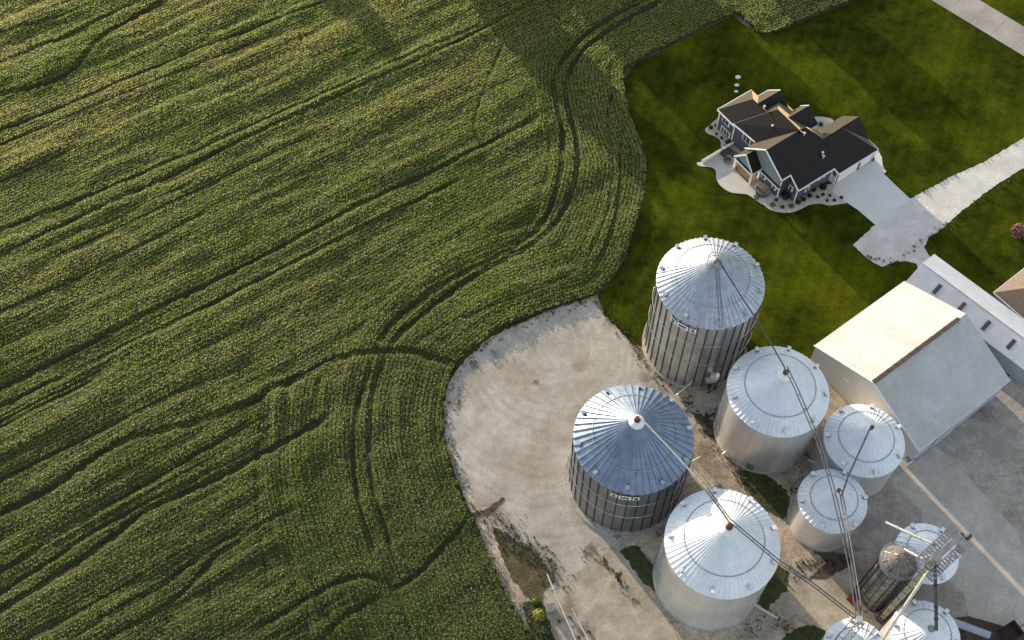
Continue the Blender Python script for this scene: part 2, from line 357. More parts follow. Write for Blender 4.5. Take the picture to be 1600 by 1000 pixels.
for i, pp in enumerate([[(1150, 733), (1196, 742), (1228, 765), (1236, 800), (1222, 812), (1190, 792), (1165, 765)],
                        [(968, 858), (995, 853), (1022, 885), (1026, 925), (1003, 908)],
                        [(1212, 878), (1234, 895), (1229, 922), (1196, 955), (1180, 940)],
                        [(1228, 990), (1262, 975), (1290, 985), (1300, 1015), (1290, 1060), (1230, 1060), (1215, 1020)]]):
    sheet('weed_patch', pp, 0.105, M['weeds'], 0.5, 0.25)
sheet('weedy_dirt', [(770, 820), (800, 838), (838, 865), (868, 905), (850, 925), (843, 945), (820, 930), (800, 905), (782, 870)], 0.105, M['weed_dirt'], 0.5, 0.3)
sheet('weedy_dirt', [(815, 940), (848, 940), (862, 985), (890, 1040), (850, 1060), (832, 1000)], 0.105, M['weeds'], 0.5, 0.25)
def stain(m, px, py, r, col, amt=.9, sx=1.0):
    nt = m.node_tree; N = nt.nodes; L = nt.links; p = N['Principled BSDF']; c = at(px, py)
    tc = N.new('ShaderNodeTexCoord'); nz = N.new('ShaderNodeTexNoise'); nz.inputs['Scale'].default_value = .9; nz.inputs['Detail'].default_value = 6; nz.inputs['Roughness'].default_value = .7
    L.new(tc.outputs['Object'], nz.inputs['Vector'])
    ds = N.new('ShaderNodeVectorMath'); ds.operation = 'SUBTRACT'; ds.inputs[1].default_value = (c.x, c.y, 0); L.new(tc.outputs['Object'], ds.inputs[0])
    sc_ = N.new('ShaderNodeVectorMath'); sc_.operation = 'MULTIPLY'; sc_.inputs[1].default_value = (1 / sx, sx, 0); L.new(ds.outputs[0], sc_.inputs[0])
    ln = N.new('ShaderNodeVectorMath'); ln.operation = 'LENGTH'; L.new(sc_.outputs[0], ln.inputs[0])
    ma = N.new('ShaderNodeMath'); ma.operation = 'MULTIPLY_ADD'; ma.inputs[1].default_value = 2.6 * r; L.new(nz.outputs[0], ma.inputs[0]); L.new(ln.outputs['Value'], ma.inputs[2])
    mr = N.new('ShaderNodeMapRange'); mr.inputs['From Min'].default_value = r * 1.5; mr.inputs['From Max'].default_value = r * 2.3; mr.inputs['To Min'].default_value = amt; mr.inputs['To Max'].default_value = 0
    L.new(ma.outputs[0], mr.inputs['Value'])
    mx = N.new('ShaderNodeMixRGB'); mx.inputs[2].default_value = (*col, 1)
    L.new(mr.outputs[0], mx.inputs[0]); L.new(p.inputs['Base Color'].links[0].from_socket, mx.inputs[1]); L.new(mx.outputs[0], p.inputs['Base Color'])
for a in ((838, 597, 1.0, (.13, .095, .065), .9), (905, 572, 1.8, (.24, .18, .125), .7), (718, 628, 1.3, (.07, .075, .03), .95, .55), (742, 572, 1.2, (.11, .09, .06), .8), (772, 552, 1.0, (.12, .10, .065), .8),
          (925, 858, 1.6, (.12, .09, .065), .85), (770, 800, 2.2, (.2, .15, .10), .7), (860, 880, 1.8, (.2, .16, .11), .6), (710, 700, 1.2, (.15, .12, .09), .6, .5), (1010, 590, 1.6, (.2, .15, .1), .8)): stain(M['gravel'], *a)
for a in ((890, 950, 2.2, (.17, .12, .085), .8, .8), (915, 985, 2.0, (.17, .125, .09), .8), (978, 940, 1.2, (.25, .2, .15), .6), (958, 915, .8, (.2, .15, .11), .7)): stain(M['pale_slab'], *a)
for a in ((1455, 670, 3, (.16, .145, .125), .6), (1530, 640, 3, (.15, .135, .12), .7), (1330, 870, 2.4, (.10, .085, .07), .8), (1350, 820, 2.5, (.2, .17, .145), .6), (1560, 700, 4, (.26, .235, .21), .5)): stain(M['concrete'], *a)
for pp in ([(735, 803), (762, 795), (786, 776), (790, 780), (766, 803), (740, 808)], [(942, 868), (949, 878), (953, 890), (949, 892), (941, 878)], [(962, 895), (972, 893), (968, 905), (976, 918), (971, 920), (964, 905)],
           [(1076, 640), (1120, 660), (1128, 700), (1105, 680)], [(1265, 850), (1330, 870), (1335, 880), (1290, 905), (1262, 905), (1290, 880)]):
    sheet('mud_patch', pp, 0.125, M['rut'], 0.35, 0.15)
sheet('gravel_drive', [(1422, 311), (1480, 279), (1536, 254), (1600, 215), (1680, 170), (1690, 205), (1600, 262), (1545, 297), (1502, 331), (1472, 357), (1450, 372), (1444, 387), (1454, 404),
                       (1478, 428), (1440, 440), (1432, 412), (1416, 408), (1399, 409), (1377, 417), (1356, 405), (1332, 382), (1348, 369), (1366, 352)], 0.045, M['drive_gravel'], 0.5, 0.11)
sheet('concrete_drive', [(1300, 300), (1306, 285), (1364, 251), (1372, 236), (1378, 246), (1379, 262), (1385, 268), (1381, 272), (1423, 312), (1396, 330), (1368, 352), (1340, 328), (1313, 310)], 0.07, M['drive'])
sheet('road', [(1310, -89), (1455, 0), (1600, 88), (1760, 185), (1830, 165), (1600, 42), (1530, 0), (1390, -85)], 0.045, M['road'])

Z1 = lambda x, y: (1070 + x / 4.1658, 110 + y / 4.1667)
sheet('stone_bed', [Z1(*p) for p in [(235, 300), (165, 355), (132, 385), (150, 412), (200, 432), (232, 462), (240, 505), (300, 470), (400, 470), (560, 640), (420, 790), (450, 835), (520, 882),
                                      (560, 910), (620, 925), (700, 924), (760, 902), (810, 877), (880, 868), (940, 880), (1000, 872), (1060, 850), (980, 740), (720, 780), (600, 660), (420, 400), (330, 300)]], 0.05, M['stone_bed'], smooth=True)
sheet('patio', [Z1(*p) for p in [(345, 455), (240, 520), (125, 590), (78, 603), (100, 625), (170, 632), (200, 655), (206, 705), (235, 755), (300, 795), (400, 808), (440, 828), (520, 880), (600, 850), (615, 780), (480, 640)]], 0.075, M['patio'], smooth=True)
sheet('stone_bed', [Z1(*p) for p in [(780, 330), (830, 306), (880, 302), (930, 308), (965, 325), (985, 380), (900, 420), (820, 380)]], 0.05, M['stone_bed'], smooth=True)
sheet('stone_bed', [Z1(*p) for p in [(1250, 520), (1280, 570), (1290, 620), (1300, 660), (1240, 660), (1200, 590)]], 0.055, M['stone_bed'], smooth=True)

# ------------------------------------------------------------------ the soybean field: a canopy built from leaves, with wheel tracks and rows
def xy(pts): return np.array([[p.x, p.y] for p in pts])
EDGE = xy(catmull([at(*p) for p in FIELD_EDGE], 4, closed=False))
POLY = np.vstack([EDGE, xy([at(890, 1160), at(-330, 1160), at(-330, 1160)]), [[-150, 120], [-150, 240], [118, 240]]])

def inside(P, poly):
    r = np.zeros(len(P), bool); j = len(poly) - 1
    for i in range(len(poly)):
        a, b = poly[i], poly[j]
        c = ((a[1] > P[:, 1]) != (b[1] > P[:, 1]))
        r ^= c & (P[:, 0] < (b[0] - a[0]) * (P[:, 1] - a[1]) / (b[1] - a[1] + 1e-12) + a[0]); j = i
    return r

def dist_line(P, L, want_vec=False):
    best = np.full(len(P), 1e9); vec = np.zeros_like(P)
    for a, b in zip(L[:-1], L[1:]):
        d = b - a; t = np.clip(((P - a) @ d) / (d @ d + 1e-12), 0, 1); q = P - (a + t[:, None] * d)
        k = np.hypot(q[:, 0], q[:, 1]); m = k < best; best[m] = k[m]
        if want_vec: vec[m] = q[m]
    return (best, vec) if want_vec else best

def vnoise(x, y, seed):
    r = np.random.default_rng(seed).random((256, 256))
    xi = np.floor(x).astype(int); yi = np.floor(y).astype(int); fx = x - xi; fy = y - yi
    fx = fx * fx * (3 - 2 * fx); fy = fy * fy * (3 - 2 * fy)
    q = lambda i, j: r[i % 256, j % 256]
    return (q(xi, yi) * (1 - fx) + q(xi + 1, yi) * fx) * (1 - fy) + (q(xi, yi + 1) * (1 - fx) + q(xi + 1, yi + 1) * fx) * fy

# wheel tracks: (pixels, half width in metres, depth)
TRACKS = [
    ([(1012, -4), (930, 45), (893, 78), (868, 118), (866, 150), (878, 205), (876, 258), (866, 308), (846, 352), (812, 384), (760, 411), (702, 441), (652, 474), (612, 508), (586, 548)], .42, .62),
    ([(1040, -2), (950, 50), (908, 84), (888, 122), (884, 160), (900, 218), (901, 264), (889, 310), (866, 354), (830, 387), (772, 416), (716, 450), (666, 489), (626, 524), (604, 552)], .42, .65),
    ([(586, 552), (570, 600), (556, 650), (552, 720), (560, 780), (572, 830), (588, 885)], .32, .5),
    ([(604, 555), (588, 590), (579, 650), (577, 720), (588, 780), (604, 830), (618, 880)], .32, .5),
    ([(962, 135), (948, 180), (953, 230), (956, 270), (949, 330), (930, 380), (908, 415)], .25, .42),
    ([(978, 185), (968, 240), (968, 290), (960, 345), (944, 392), (925, 422)], .25, .42),
    ([(716, 574), (680, 562), (645, 552), (590, 552), (530, 562), (472, 590), (420, 612), (400, 628), (300, 665), (205, 688), (135, 727), (80, 765), (0, 806), (-60, 835)], .5, .68),
    ([(-60, 640), (0, 610), (110, 555), (217, 500), (420, 398), (600, 305), (717, 250), (790, 212), (845, 180)], .36, .6),
    ([(-60, 666), (0, 638), (150, 565), (290, 497), (500, 392), (640, 322), (720, 280)], .28, .5),
    ([(-60, 425), (0, 402), (130, 340), (260, 280), (400, 212), (560, 140), (700, 75), (800, 26), (850, 0)], .36, .6),
    ([(-60, 385), (0, 362), (130, 312), (280, 250), (400, 196), (600, 108), (760, 38)], .3, .5),
    ([(-40, 160), (0, 150), (50, 140), (82, 130), (108, 116), (128, 98), (150, 72), (176, 50), (212, 30), (250, 8), (275, -6)], .4, .6),
    ([(-40, 120), (0, 102), (60, 76), (110, 58), (200, 12), (230, 0)], .3, .45),
    ([(-40, 72), (0, 56), (100, 28), (165, 2)], .3, .45),
    ([(-60, 928), (0, 897), (60, 858), (125, 820), (190, 782), (250, 750), (330, 700), (400, 655)], .34, .58),
    ([(-60, 990), (0, 957), (112, 887), (170, 846), (225, 803), (290, 772), (337, 750), (400, 716), (470, 678), (520, 648)], .42, .64),
    ([(-60, 958), (0, 928), (90, 872), (150, 830), (215, 795), (290, 760), (350, 722)], .3, .5),
    ([(140, 1020), (175, 998), (250, 955), (300, 915), (337, 870), (370, 850), (420, 815), (470, 790)], .32, .55),
    ([(100, 1010), (180, 960), (250, 920), (300, 880), (350, 846), (400, 825)], .3, .5),
    ([(395, 985), (445, 960), (500, 926), (560, 902), (612, 914)], .34, .55),
    ([(480, 1030), (512, 990), (560, 950), (602, 930)], .34, .55),
    ([(737, 802), (716, 830), (692, 855), (666, 885), (640, 907), (606, 926)], .3, .6),
    ([(418, 615), (406, 680), (401, 760), (410, 860), (425, 940)], .18, .26),
    ([(330, 868), (328, 920), (332, 1000)], .18, .28),
    ([(620, 925), (634, 965), (650, 1010)], .26, .4),
    ([(-60, 520), (0, 492), (120, 438), (250, 372), (330, 330)], .26, .42),
    ([(-60, 214), (0, 206), (150, 148), (280, 92), (400, 46), (520, 0)], .26, .42),
    ([(-60, 246), (0, 228), (160, 164), (300, 108), (440, 52)], .22, .38),
    ([(-60, 780), (0, 752), (110, 698), (230, 640), (330, 592)], .26, .42),
    ([(640, 462), (720, 420), (790, 388), (840, 355)], .22, .3),
    ([(640, 545), (700, 510), (780, 478), (850, 452), (905, 425)], .22, .36),
    ([(770, 255), (740, 200), (765, 120), (790, 60)], .22, .3),
    ([(850, 185), (858, 230), (850, 290), (830, 330)], .2, .28),
]
TR = [(xy(catmull([at(*p) for p in t], 4, closed=False)), w, d) for t, w, d in TRACKS]
DIR = at(700, 262) - at(0, 612); DIR = np.array([DIR.x, DIR.y]); DIR /= np.hypot(*DIR); PER = np.array([-DIR[1], DIR[0]])

_r = np.random.default_rng(23)
for _ in range(34):                                   # older, fainter passes that run with the rows
    b0 = _r.uniform(-10, 190); a0 = _r.uniform(-125, 10); ln = _r.uniform(25, 90); off = _r.uniform(.9, 1.5); w = _r.uniform(.10, .20); dp = _r.uniform(.22, .46)
    for o in ((0, off * 1.6) if _r.random() < .5 else (0,)):
        aa = np.linspace(a0, a0 + ln, 7); bb = b0 + o + np.cumsum(_r.normal(0, .12, 7))
        q = aa[:, None] * DIR + bb[:, None] * PER
        if dist_line(q, EDGE).min() > 20: TR.append((q, w, dp))

def canopy(P):
    """height of the crop at ground points P, and the vector that leads to the centre of the nearest row"""
    de, ve = dist_line(P, EDGE, True)
    a = P @ DIR; b = P @ PER
    wig = (vnoise(a / 9, b / 9, 1) - .5) * 1.6
    # headland rows follow the edge of the field, the rest run along it diagonally
    zone = np.where(P[:, 1] < 104, 33.0, 19.5)
    head = de < zone
    ph = np.where(head, de + wig * .25, b + wig * .3) / 0.78
    fr = ph - np.floor(ph) - .5
    nrm = np.where(head[:, None], ve / (de[:, None] + 1e-9), PER)
    to_row = -nrm * (fr * 0.78)[:, None]
    h = 0.82 + 0 * a
    al = np.where(head, vnoise(P[:, 0] / 40, P[:, 1] / 40, 3) * 60 + a * .2, a); ac = np.where(head, de, b)
    long_ = (vnoise(al / 13, ac / 1.7, 5) - .5) * .62 + (vnoise(al / 7, ac / .85, 6) - .5) * .32 + (vnoise(a / 24, b / 5.0, 9) - .5) * .95
    h += long_ + (vnoise(P[:, 0] / 1.4, P[:, 1] / 1.4, 7) - .5) * .18 + (vnoise(P[:, 0] / 4, P[:, 1] / 4, 17) - .5) * .42
    h += .018 * np.cos(fr * 2 * np.pi)
    h = np.maximum(h, .46 + .12 * vnoise(P[:, 0] / 2, P[:, 1] / 2, 31))
    for L, w, d in TR:
        lo = L.min(0) - 3; hi = L.max(0) + 3
        m = (P[:, 0] > lo[0]) & (P[:, 0] < hi[0]) & (P[:, 1] > lo[1]) & (P[:, 1] < hi[1])
        k = dist_line(P[m], L) * (1 + (vnoise(P[m][:, 0] / 1.1, P[m][:, 1] / 1.1, 11) - .5) * .7)
        cut = np.clip(1 - (k - w * 1.15) / .24, 0, 1); gap = .72 + .5 * vnoise(P[m][:, 0] / 5, P[m][:, 1] / 5, 12)
        e0 = np.clip(np.hypot(*(P[m] - L[0]).T) / 3.5, 0, 1); e1 = np.clip(np.hypot(*(P[m] - L[-1]).T) / 3.5, 0, 1)
        h[m] -= d * np.clip(gap, 0, 1) * cut * e0 * e1
    h *= np.clip((de - .9 * vnoise(P[:, 0] / .8, P[:, 1] / .8, 21) ** 2) / .2, 0, 1) ** .5
    return np.clip(h, 0.05, 1.6), to_row, head

def big_mesh(name, V, F, m, **kw):
    me = bpy.data.meshes.new(name); n = len(F); k = F.shape[1]
    me.vertices.add(len(V)); me.vertices.foreach_set('co', V.astype(np.float32).ravel())
    me.loops.add(n * k); me.loops.foreach_set('vertex_index', F.astype(np.int32).ravel())
    me.polygons.add(n); me.polygons.foreach_set('loop_start', np.arange(0, n * k, k, dtype=np.int32))
    me.update(calc_edges=True); me.validate(); me.materials.append(m)
    o = bpy.data.objects.new(name, me); COL.objects.link(o); return tag(o, **kw)

def crop_material():
    m = mat('soybean_leaf', (0.195, 0.212, 0.068), (0.228, 0.236, 0.082), 1.1, 0.5, spec=0.3, detail=3, c3=(0.105, 0.170, 0.020), scale3=0.045, amt3=0.8)
    nt = m.node_tree; p = nt.nodes['Principled BSDF']
    # light falloff painted into leaf colour: bright yellow far left, dark towards the yard
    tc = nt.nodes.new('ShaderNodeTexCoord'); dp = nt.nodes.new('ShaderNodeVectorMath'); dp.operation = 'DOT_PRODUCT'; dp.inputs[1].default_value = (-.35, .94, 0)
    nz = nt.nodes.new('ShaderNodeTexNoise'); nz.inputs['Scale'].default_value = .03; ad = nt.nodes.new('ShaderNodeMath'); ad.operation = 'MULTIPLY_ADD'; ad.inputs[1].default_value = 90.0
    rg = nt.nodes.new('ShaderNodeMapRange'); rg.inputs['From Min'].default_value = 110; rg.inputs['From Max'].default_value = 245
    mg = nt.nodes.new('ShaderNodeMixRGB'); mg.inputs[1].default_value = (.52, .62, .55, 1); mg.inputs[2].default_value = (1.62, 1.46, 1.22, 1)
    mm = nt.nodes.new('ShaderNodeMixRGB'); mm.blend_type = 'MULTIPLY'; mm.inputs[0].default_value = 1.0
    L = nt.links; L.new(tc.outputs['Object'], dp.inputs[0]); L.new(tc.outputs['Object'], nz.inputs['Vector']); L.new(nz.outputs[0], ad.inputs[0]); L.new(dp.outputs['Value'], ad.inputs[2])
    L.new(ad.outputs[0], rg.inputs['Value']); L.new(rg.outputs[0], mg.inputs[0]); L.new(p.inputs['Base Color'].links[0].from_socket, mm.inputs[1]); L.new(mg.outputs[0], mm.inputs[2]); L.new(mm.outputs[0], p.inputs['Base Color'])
    for (cx, cy), rad in ((at(705, 335).xy, 13), (at(760, 450).xy, 9), (at(560, 290).xy, 8)):     # lusher patches
        ds = nt.nodes.new('ShaderNodeVectorMath'); ds.operation = 'DISTANCE'; ds.inputs[1].default_value = (cx, cy, .8); L.new(tc.outputs['Object'], ds.inputs[0])
        r2 = nt.nodes.new('ShaderNodeMapRange'); r2.inputs['From Min'].default_value = rad * .3; r2.inputs['From Max'].default_value = rad; r2.inputs['To Min'].default_value = .75; r2.inputs['To Max'].default_value = 0
        L.new(ds.outputs['Value'], r2.inputs['Value']); m2 = nt.nodes.new('ShaderNodeMixRGB'); m2.inputs[2].default_value = (.150, .230, .022, 1)
        L.new(r2.outputs[0], m2.inputs[0]); L.new(p.inputs['Base Color'].links[0].from_socket, m2.inputs[1]); L.new(m2.outputs[0], p.inputs['Base Color'])
    tr = nt.nodes.new('ShaderNodeBsdfTranslucent'); mx = nt.nodes.new('ShaderNodeMixShader')
    mx.inputs[0].default_value = 0.42
    tn = nt.nodes.new('ShaderNodeMixRGB'); tn.blend_type = 'MULTIPLY'; tn.inputs[0].default_value = 1.0; tn.inputs[2].default_value = (2.2, 2.35, 1.35, 1)   # light passing through a leaf is yellower
    nt.links.new(p.inputs['Base Color'].links[0].from_socket, tn.inputs[1]); nt.links.new(tn.outputs[0], tr.inputs['Color'])
    nt.links.new(p.outputs[0], mx.inputs[1]); nt.links.new(tr.outputs[0], mx.inputs[2]); nt.links.new(mx.outputs[0], nt.nodes['Material Output'].inputs[0])
    return m
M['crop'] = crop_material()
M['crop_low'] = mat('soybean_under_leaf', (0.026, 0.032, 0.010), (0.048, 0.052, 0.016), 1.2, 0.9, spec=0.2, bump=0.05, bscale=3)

def build_field():
    X0, X1, Y0, Y1, ST = -142, 116, 44, 234, 0.42
    nx, ny = int((X1 - X0) / ST), int((Y1 - Y0) / ST)
    gx, gy = np.meshgrid(np.arange(nx) * ST + X0, np.arange(ny) * ST + Y0)
    P = np.stack([gx.ravel(), gy.ravel()], 1)
    ins = inside(P, POLY)
    hv = np.zeros(len(P)); hh, _, _ = canopy(P[ins]); hv[ins] = hh * .80
    idx = np.arange(nx * ny).reshape(ny, nx)
    F = np.stack([idx[:-1, :-1], idx[:-1, 1:], idx[1:, 1:], idx[1:, :-1]], -1).reshape(-1, 4)
    F = F[ins[F].all(1)]
    used = np.unique(F); mp = np.full(nx * ny, -1); mp[used] = np.arange(len(used))
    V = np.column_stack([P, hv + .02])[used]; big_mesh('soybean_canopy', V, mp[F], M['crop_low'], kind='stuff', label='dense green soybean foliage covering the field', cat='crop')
    # leaves
    n = 980000
    P = np.column_stack([rng.uniform(X0, X1, n), rng.uniform(Y0, Y1, n)])
    # keep only what the camera can roughly see
    vis = np.abs(P[:, 0]) < 0.30 * P[:, 1] + 75
    P = P[vis]; P = P[inside(P, POLY)]
    h, tr, _ = canopy(P); n = len(P)
    P = P + tr * rng.uniform(0, .5, n)[:, None]; h, _, _ = canopy(P)
    keep = h > .24; P = P[keep]; h = h[keep]; n = len(P)
    z = h * rng.uniform(.86, 1.12, n) + .02
    nv = np.column_stack([rng.normal(0, .46, n), rng.normal(0, .46, n), np.ones(n)]); nv /= np.linalg.norm(nv, axis=1)[:, None]
    ang = rng.uniform(0, 2 * np.pi, n); t = np.column_stack([np.cos(ang), np.sin(ang), np.zeros(n)])
    x = t - nv * (t * nv).sum(1)[:, None]; x /= np.linalg.norm(x, axis=1)[:, None]; y = np.cross(nv, x)
    s = rng.uniform(.10, .18, n)[:, None]
    c = np.column_stack([P, z])
    V = np.stack([c - x * s, c + y * s * .75, c + x * s, c - y * s * .75], 1).reshape(-1, 3)
    F = np.arange(4 * n).reshape(-1, 4)
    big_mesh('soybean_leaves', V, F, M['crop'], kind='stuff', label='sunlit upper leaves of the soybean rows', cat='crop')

build_field()

# yellow weeds standing above the crop
def weed(px, py, r, n, label):
    p = at(px, py, .7); b = MB()
    for _ in range(4): b.leaves((random.uniform(-r, r) * .45, random.uniform(-r, r) * .4, .55), r * .6, n // 4, .16, .7)
    o = b.build('weed_clump', M['weed_yellow'], loc=(p.x, p.y, .3)); return tag(o, label, 'weed', 'yellow weeds growing in the field')
weed(818, 181, 1.0, 200, 'largest bright yellow weed clump, in the field beside the curved wheel tracks')
weed(587, 318, .8, 90, 'pale yellow weed clump in the middle of the field, on the right of two')
weed(599, 190, .7, 70, 'small yellow weed clump in the upper field, below the pointed tree shadow')
weed(99, 30, .5, 40, 'tiny yellow weed clump in the top left of the field')
weed(585, 185, .5, 40, 'pale yellow weed clump just left of another in the upper field')
weed(772, 462, .4, 40, 'small pale weed clump above the gravel pad, between the wheel tracks and the pad')

# low weeds and stalks along the ragged edges of the yard and round the bins (nobody could count them)
def fringe():
    b = {'weeds': MB(), 'stalks': MB()}
    lines = [([(933, 463), (893, 478), (861, 488), (825, 501), (790, 517), (760, 537), (731, 560), (711, 584), (702, 612), (697, 640), (698, 681), (706, 715), (718, 750), (740, 803), (756, 832), (782, 890), (812, 945), (846, 1005)], 2.0, 520),
             ([(935, 468), (948, 492), (988, 538), (1010, 570), (1050, 606)], 1.6, 200), ([(868, 905), (838, 868), (800, 838), (772, 815)], 3.2, 380), ([(1062, 622), (1095, 650), (1120, 690), (1140, 720), (1170, 765)], 2.2, 260),
             ([(1232, 900), (1262, 880), (1300, 880), (1335, 880)], 2.0, 160), ([(905, 860), (930, 872), (965, 900), (1000, 950)], 1.2, 60), ([(1240, 985), (1200, 960), (1160, 1000)], 2.2, 120), ([(1275, 690), (1250, 720), (1235, 780)], 1.5, 100),
             ([(1345, 400), (1400, 412), (1450, 372), (1502, 333), (1600, 264)], .8, 150), ([(1425, 308), (1480, 277), (1600, 213)], .6, 120)]
    for pix, wd, n in lines:
        q = [at(*p) for p in pix]
        for _ in range(n):
            i = random.randrange(len(q) - 1); p = q[i].lerp(q[i + 1], random.random()); r = random.uniform(.06, .26) * random.choice([.6, 1, 1, 1.5])
            p = p + Vector((random.gauss(0, .4), random.gauss(0, .4), 0)) * wd
            b[random.choice(['weeds', 'weeds', 'stalks'])].leaves((p.x, p.y, .10 + r * .4), r, 7, r * .55, .5, .2)
    tag(b['weeds'].build('edge_weeds', M['weeds_leaf']), kind='stuff'); tag(b['stalks'].build('dry_stalks', M['stalk']), kind='stuff')
M['weeds_leaf'] = mat('low_weed_leaf', (0.045, 0.060, 0.016), (0.085, 0.095, 0.028), 1.0, 0.9, spec=0.2)
M['stalk'] = mat('dry_stalk', (0.16, 0.12, 0.075), (0.09, 0.065, 0.04), 1.0, 0.95, spec=0.1)
fringe()

# ------------------------------------------------------------------ grain bins
def roof_mesh(R, rise, nrib, r0, rib=.10, over=.12, wfrac=.16):
    b = MB(); sl = rise / R; R1 = R + over
    def pt(r, a, dz=0.0): return (r * math.cos(a), r * math.sin(a), (R - r) * sl + dz)
    da = 2 * math.pi / nrib; w = da * wfrac
    rs = [R1, R * .72, R * .45, R * .22, r0]
    for k in range(nrib):
        a = k * da; prof = [(a + w, 0.0), (a + da - w, 0.0), (a + da - w * .45, rib), (a + da + w * .45, rib), (a + da + w, 0.0)]
        vs = []
        for r in rs:
            f = min(1.0, (r / R) * 1.6 + .12)
            vs += [pt(r, q, dz * f) for q, dz in prof]
        fs = []
        for i in range(len(rs) - 1):
            for j in range(4):
                p = i * 5 + j; fs.append((p, p + 1, p + 6, p + 5))
        b.add(vs, fs)
    # eave drip edge
    n = nrib; b.lathe([(R1, -over * sl), (R1, -over * sl - .14)], 96)
    return b


def grain_bin(name, label, x, y, R, H, rise, nrib, roof_m, wall_m, ribbed=False, nvent=8, vent_a0=0.2, cap_r=.9, cap_red=True, base=.25, base_w=.25, rib=.10, door_a=None, ladder_a=None, ring=True, group='steel grain bins'):
    t = thing(name, label, 'grain bin', (x, y, 0), 0, group)
    b = MB(); b.lathe([(R + base_w, 0), (R + base_w, base), (R - .05, base + .02)], 96); b.build('base', M['concrete'], t, smooth=False)
    # corrugated cylinder: shallow rings
    prof = []; z = base; rows = int((H - base) / 1.1)
    dz = (H - base) / rows
    for i in range(rows):
        prof += [(R, base + i * dz), (R + .006, base + i * dz + .05), (R - .003, base + i * dz + .12)]
    prof.append((R, H - .02))
    b = MB(); b.lathe(prof, 128); wl = b.build('wall', wall_m, t, smooth=True)
    if ribbed:
        n = 36; b = MB()
        for k in range(n):
            a = 2 * math.pi * (k + .3) / n
            b.box(((R + .06) * math.cos(a), (R + .06) * math.sin(a), (base + H) / 2 - .08), (.16, .19, H - base - .3), a)
        b.build('stiffener_ribs', M['steel_dark'], t)
        for zz in (H * .42, H * .72):
            b = MB(); b.lathe([(R + .16, zz - .05), (R + .22, zz), (R + .16, zz + .05)], 96); b.build('wind_ring', M['steel_wall'], t, smooth=True)
    b = roof_mesh(R, rise, nrib, cap_r * .9, rib); rf = b.build('roof', roof_m, t, (0, 0, H))
    if ring:
        r = R * .70; zz = (R - r) * rise / R
        b = MB(); b.lathe([(r + .07, zz - .03), (r + .05, zz + .13), (r - .05, zz + .16), (r - .07, zz + .05)], 96); b.build('roof_ring', M['seam'], rf, smooth=True)
    # vents round the eave
    for k in range(nvent):
        a = vent_a0 + 2 * math.pi * k / nvent; r = R * .93; zz = (R - r) * rise / R
        v = MB(); v.box((r * math.cos(a), r * math.sin(a), zz + .28), (.42, .46, .62), a); vo = v.build('roof_vent', M['frame'], rf)
        v = MB(); v.box((r * math.cos(a) + .12 * math.cos(a), r * math.sin(a) + .12 * math.sin(a), zz + .66), (.72, .62, .12), a); v.build('hood', M['white'] if not ribbed else M['steel_roof_dull'], vo)
    # filling cap
    zc = rise * (1 - cap_r / R)
    b = MB(); b.lathe([(cap_r + .12, zc - .1), (cap_r * .95, zc + .22), (cap_r * .6, zc + .62), (cap_r * .42, zc + .72)], 28, cap_top=True)
    cp = b.build('cap', M['white'] if cap_red else M['frame'], rf, smooth=True)
    if cap_red:
        b = MB(); b.lathe([(cap_r * .44, zc + .70), (cap_r * .46, zc + 1.25), (cap_r * .25, zc + 1.42)], 16, cap_top=True); b.build('filler_lid', M['red'], cp)
    if door_a is not None:
        a = door_a; d = MB(); d.box(((R + .06) * math.cos(a), (R + .06) * math.sin(a), 1.75), (.16, 1.3, 2.2), a); d.build('door', M['frame'], wl)
    if ladder_a is not None:
        a = ladder_a; d = MB(); ca, sa = math.cos(a), math.sin(a)
        for s in (-.25, .25):
            d.beam(((R + .3) * ca - s * sa, (R + .3) * sa + s * ca, .3), ((R + .3) * ca - s * sa, (R + .3) * sa + s * ca, H + .6), .07)
        for i in range(int(H / .45)):
            zz = .5 + i * .45; d.beam(((R + .3) * ca - .25 * sa, (R + .3) * sa + .25 * ca, zz), ((R + .3) * ca + .25 * sa, (R + .3) * sa - .25 * ca, zz), .05)
        d.build('ladder', M['frame'], wl)
    return t, wl, rf


def bin_sign(wl, R, z, a0, label_tiles):
    """white plates with dark marks bolted high on the wall"""
    a = a0
    for wdt, marks in label_tiles:
        aw = wdt / R; ac = a + aw / 2; ca, sa = math.cos(ac), math.sin(ac)
        o = Vector(((R + .2) * ca, (R + .2) * sa, z)); ax = (Vector((ca, sa, 0)), Vector((-sa, ca, 0)), Vector((0, 0, 1)))
        b = MB(); b.box(o, (.06, wdt - .12, 1.25), axes=ax); pl = b.build('sign_plate', M['white'], wl)
        if marks:
            b = MB()
            for u, v, w, h in marks: b.box(o + ax[1] * u + ax[2] * v + ax[0] * .05, (.05, w, h), axes=ax)
            b.build('lettering', M['steel_dark'], pl)
        a += aw + .1 / R

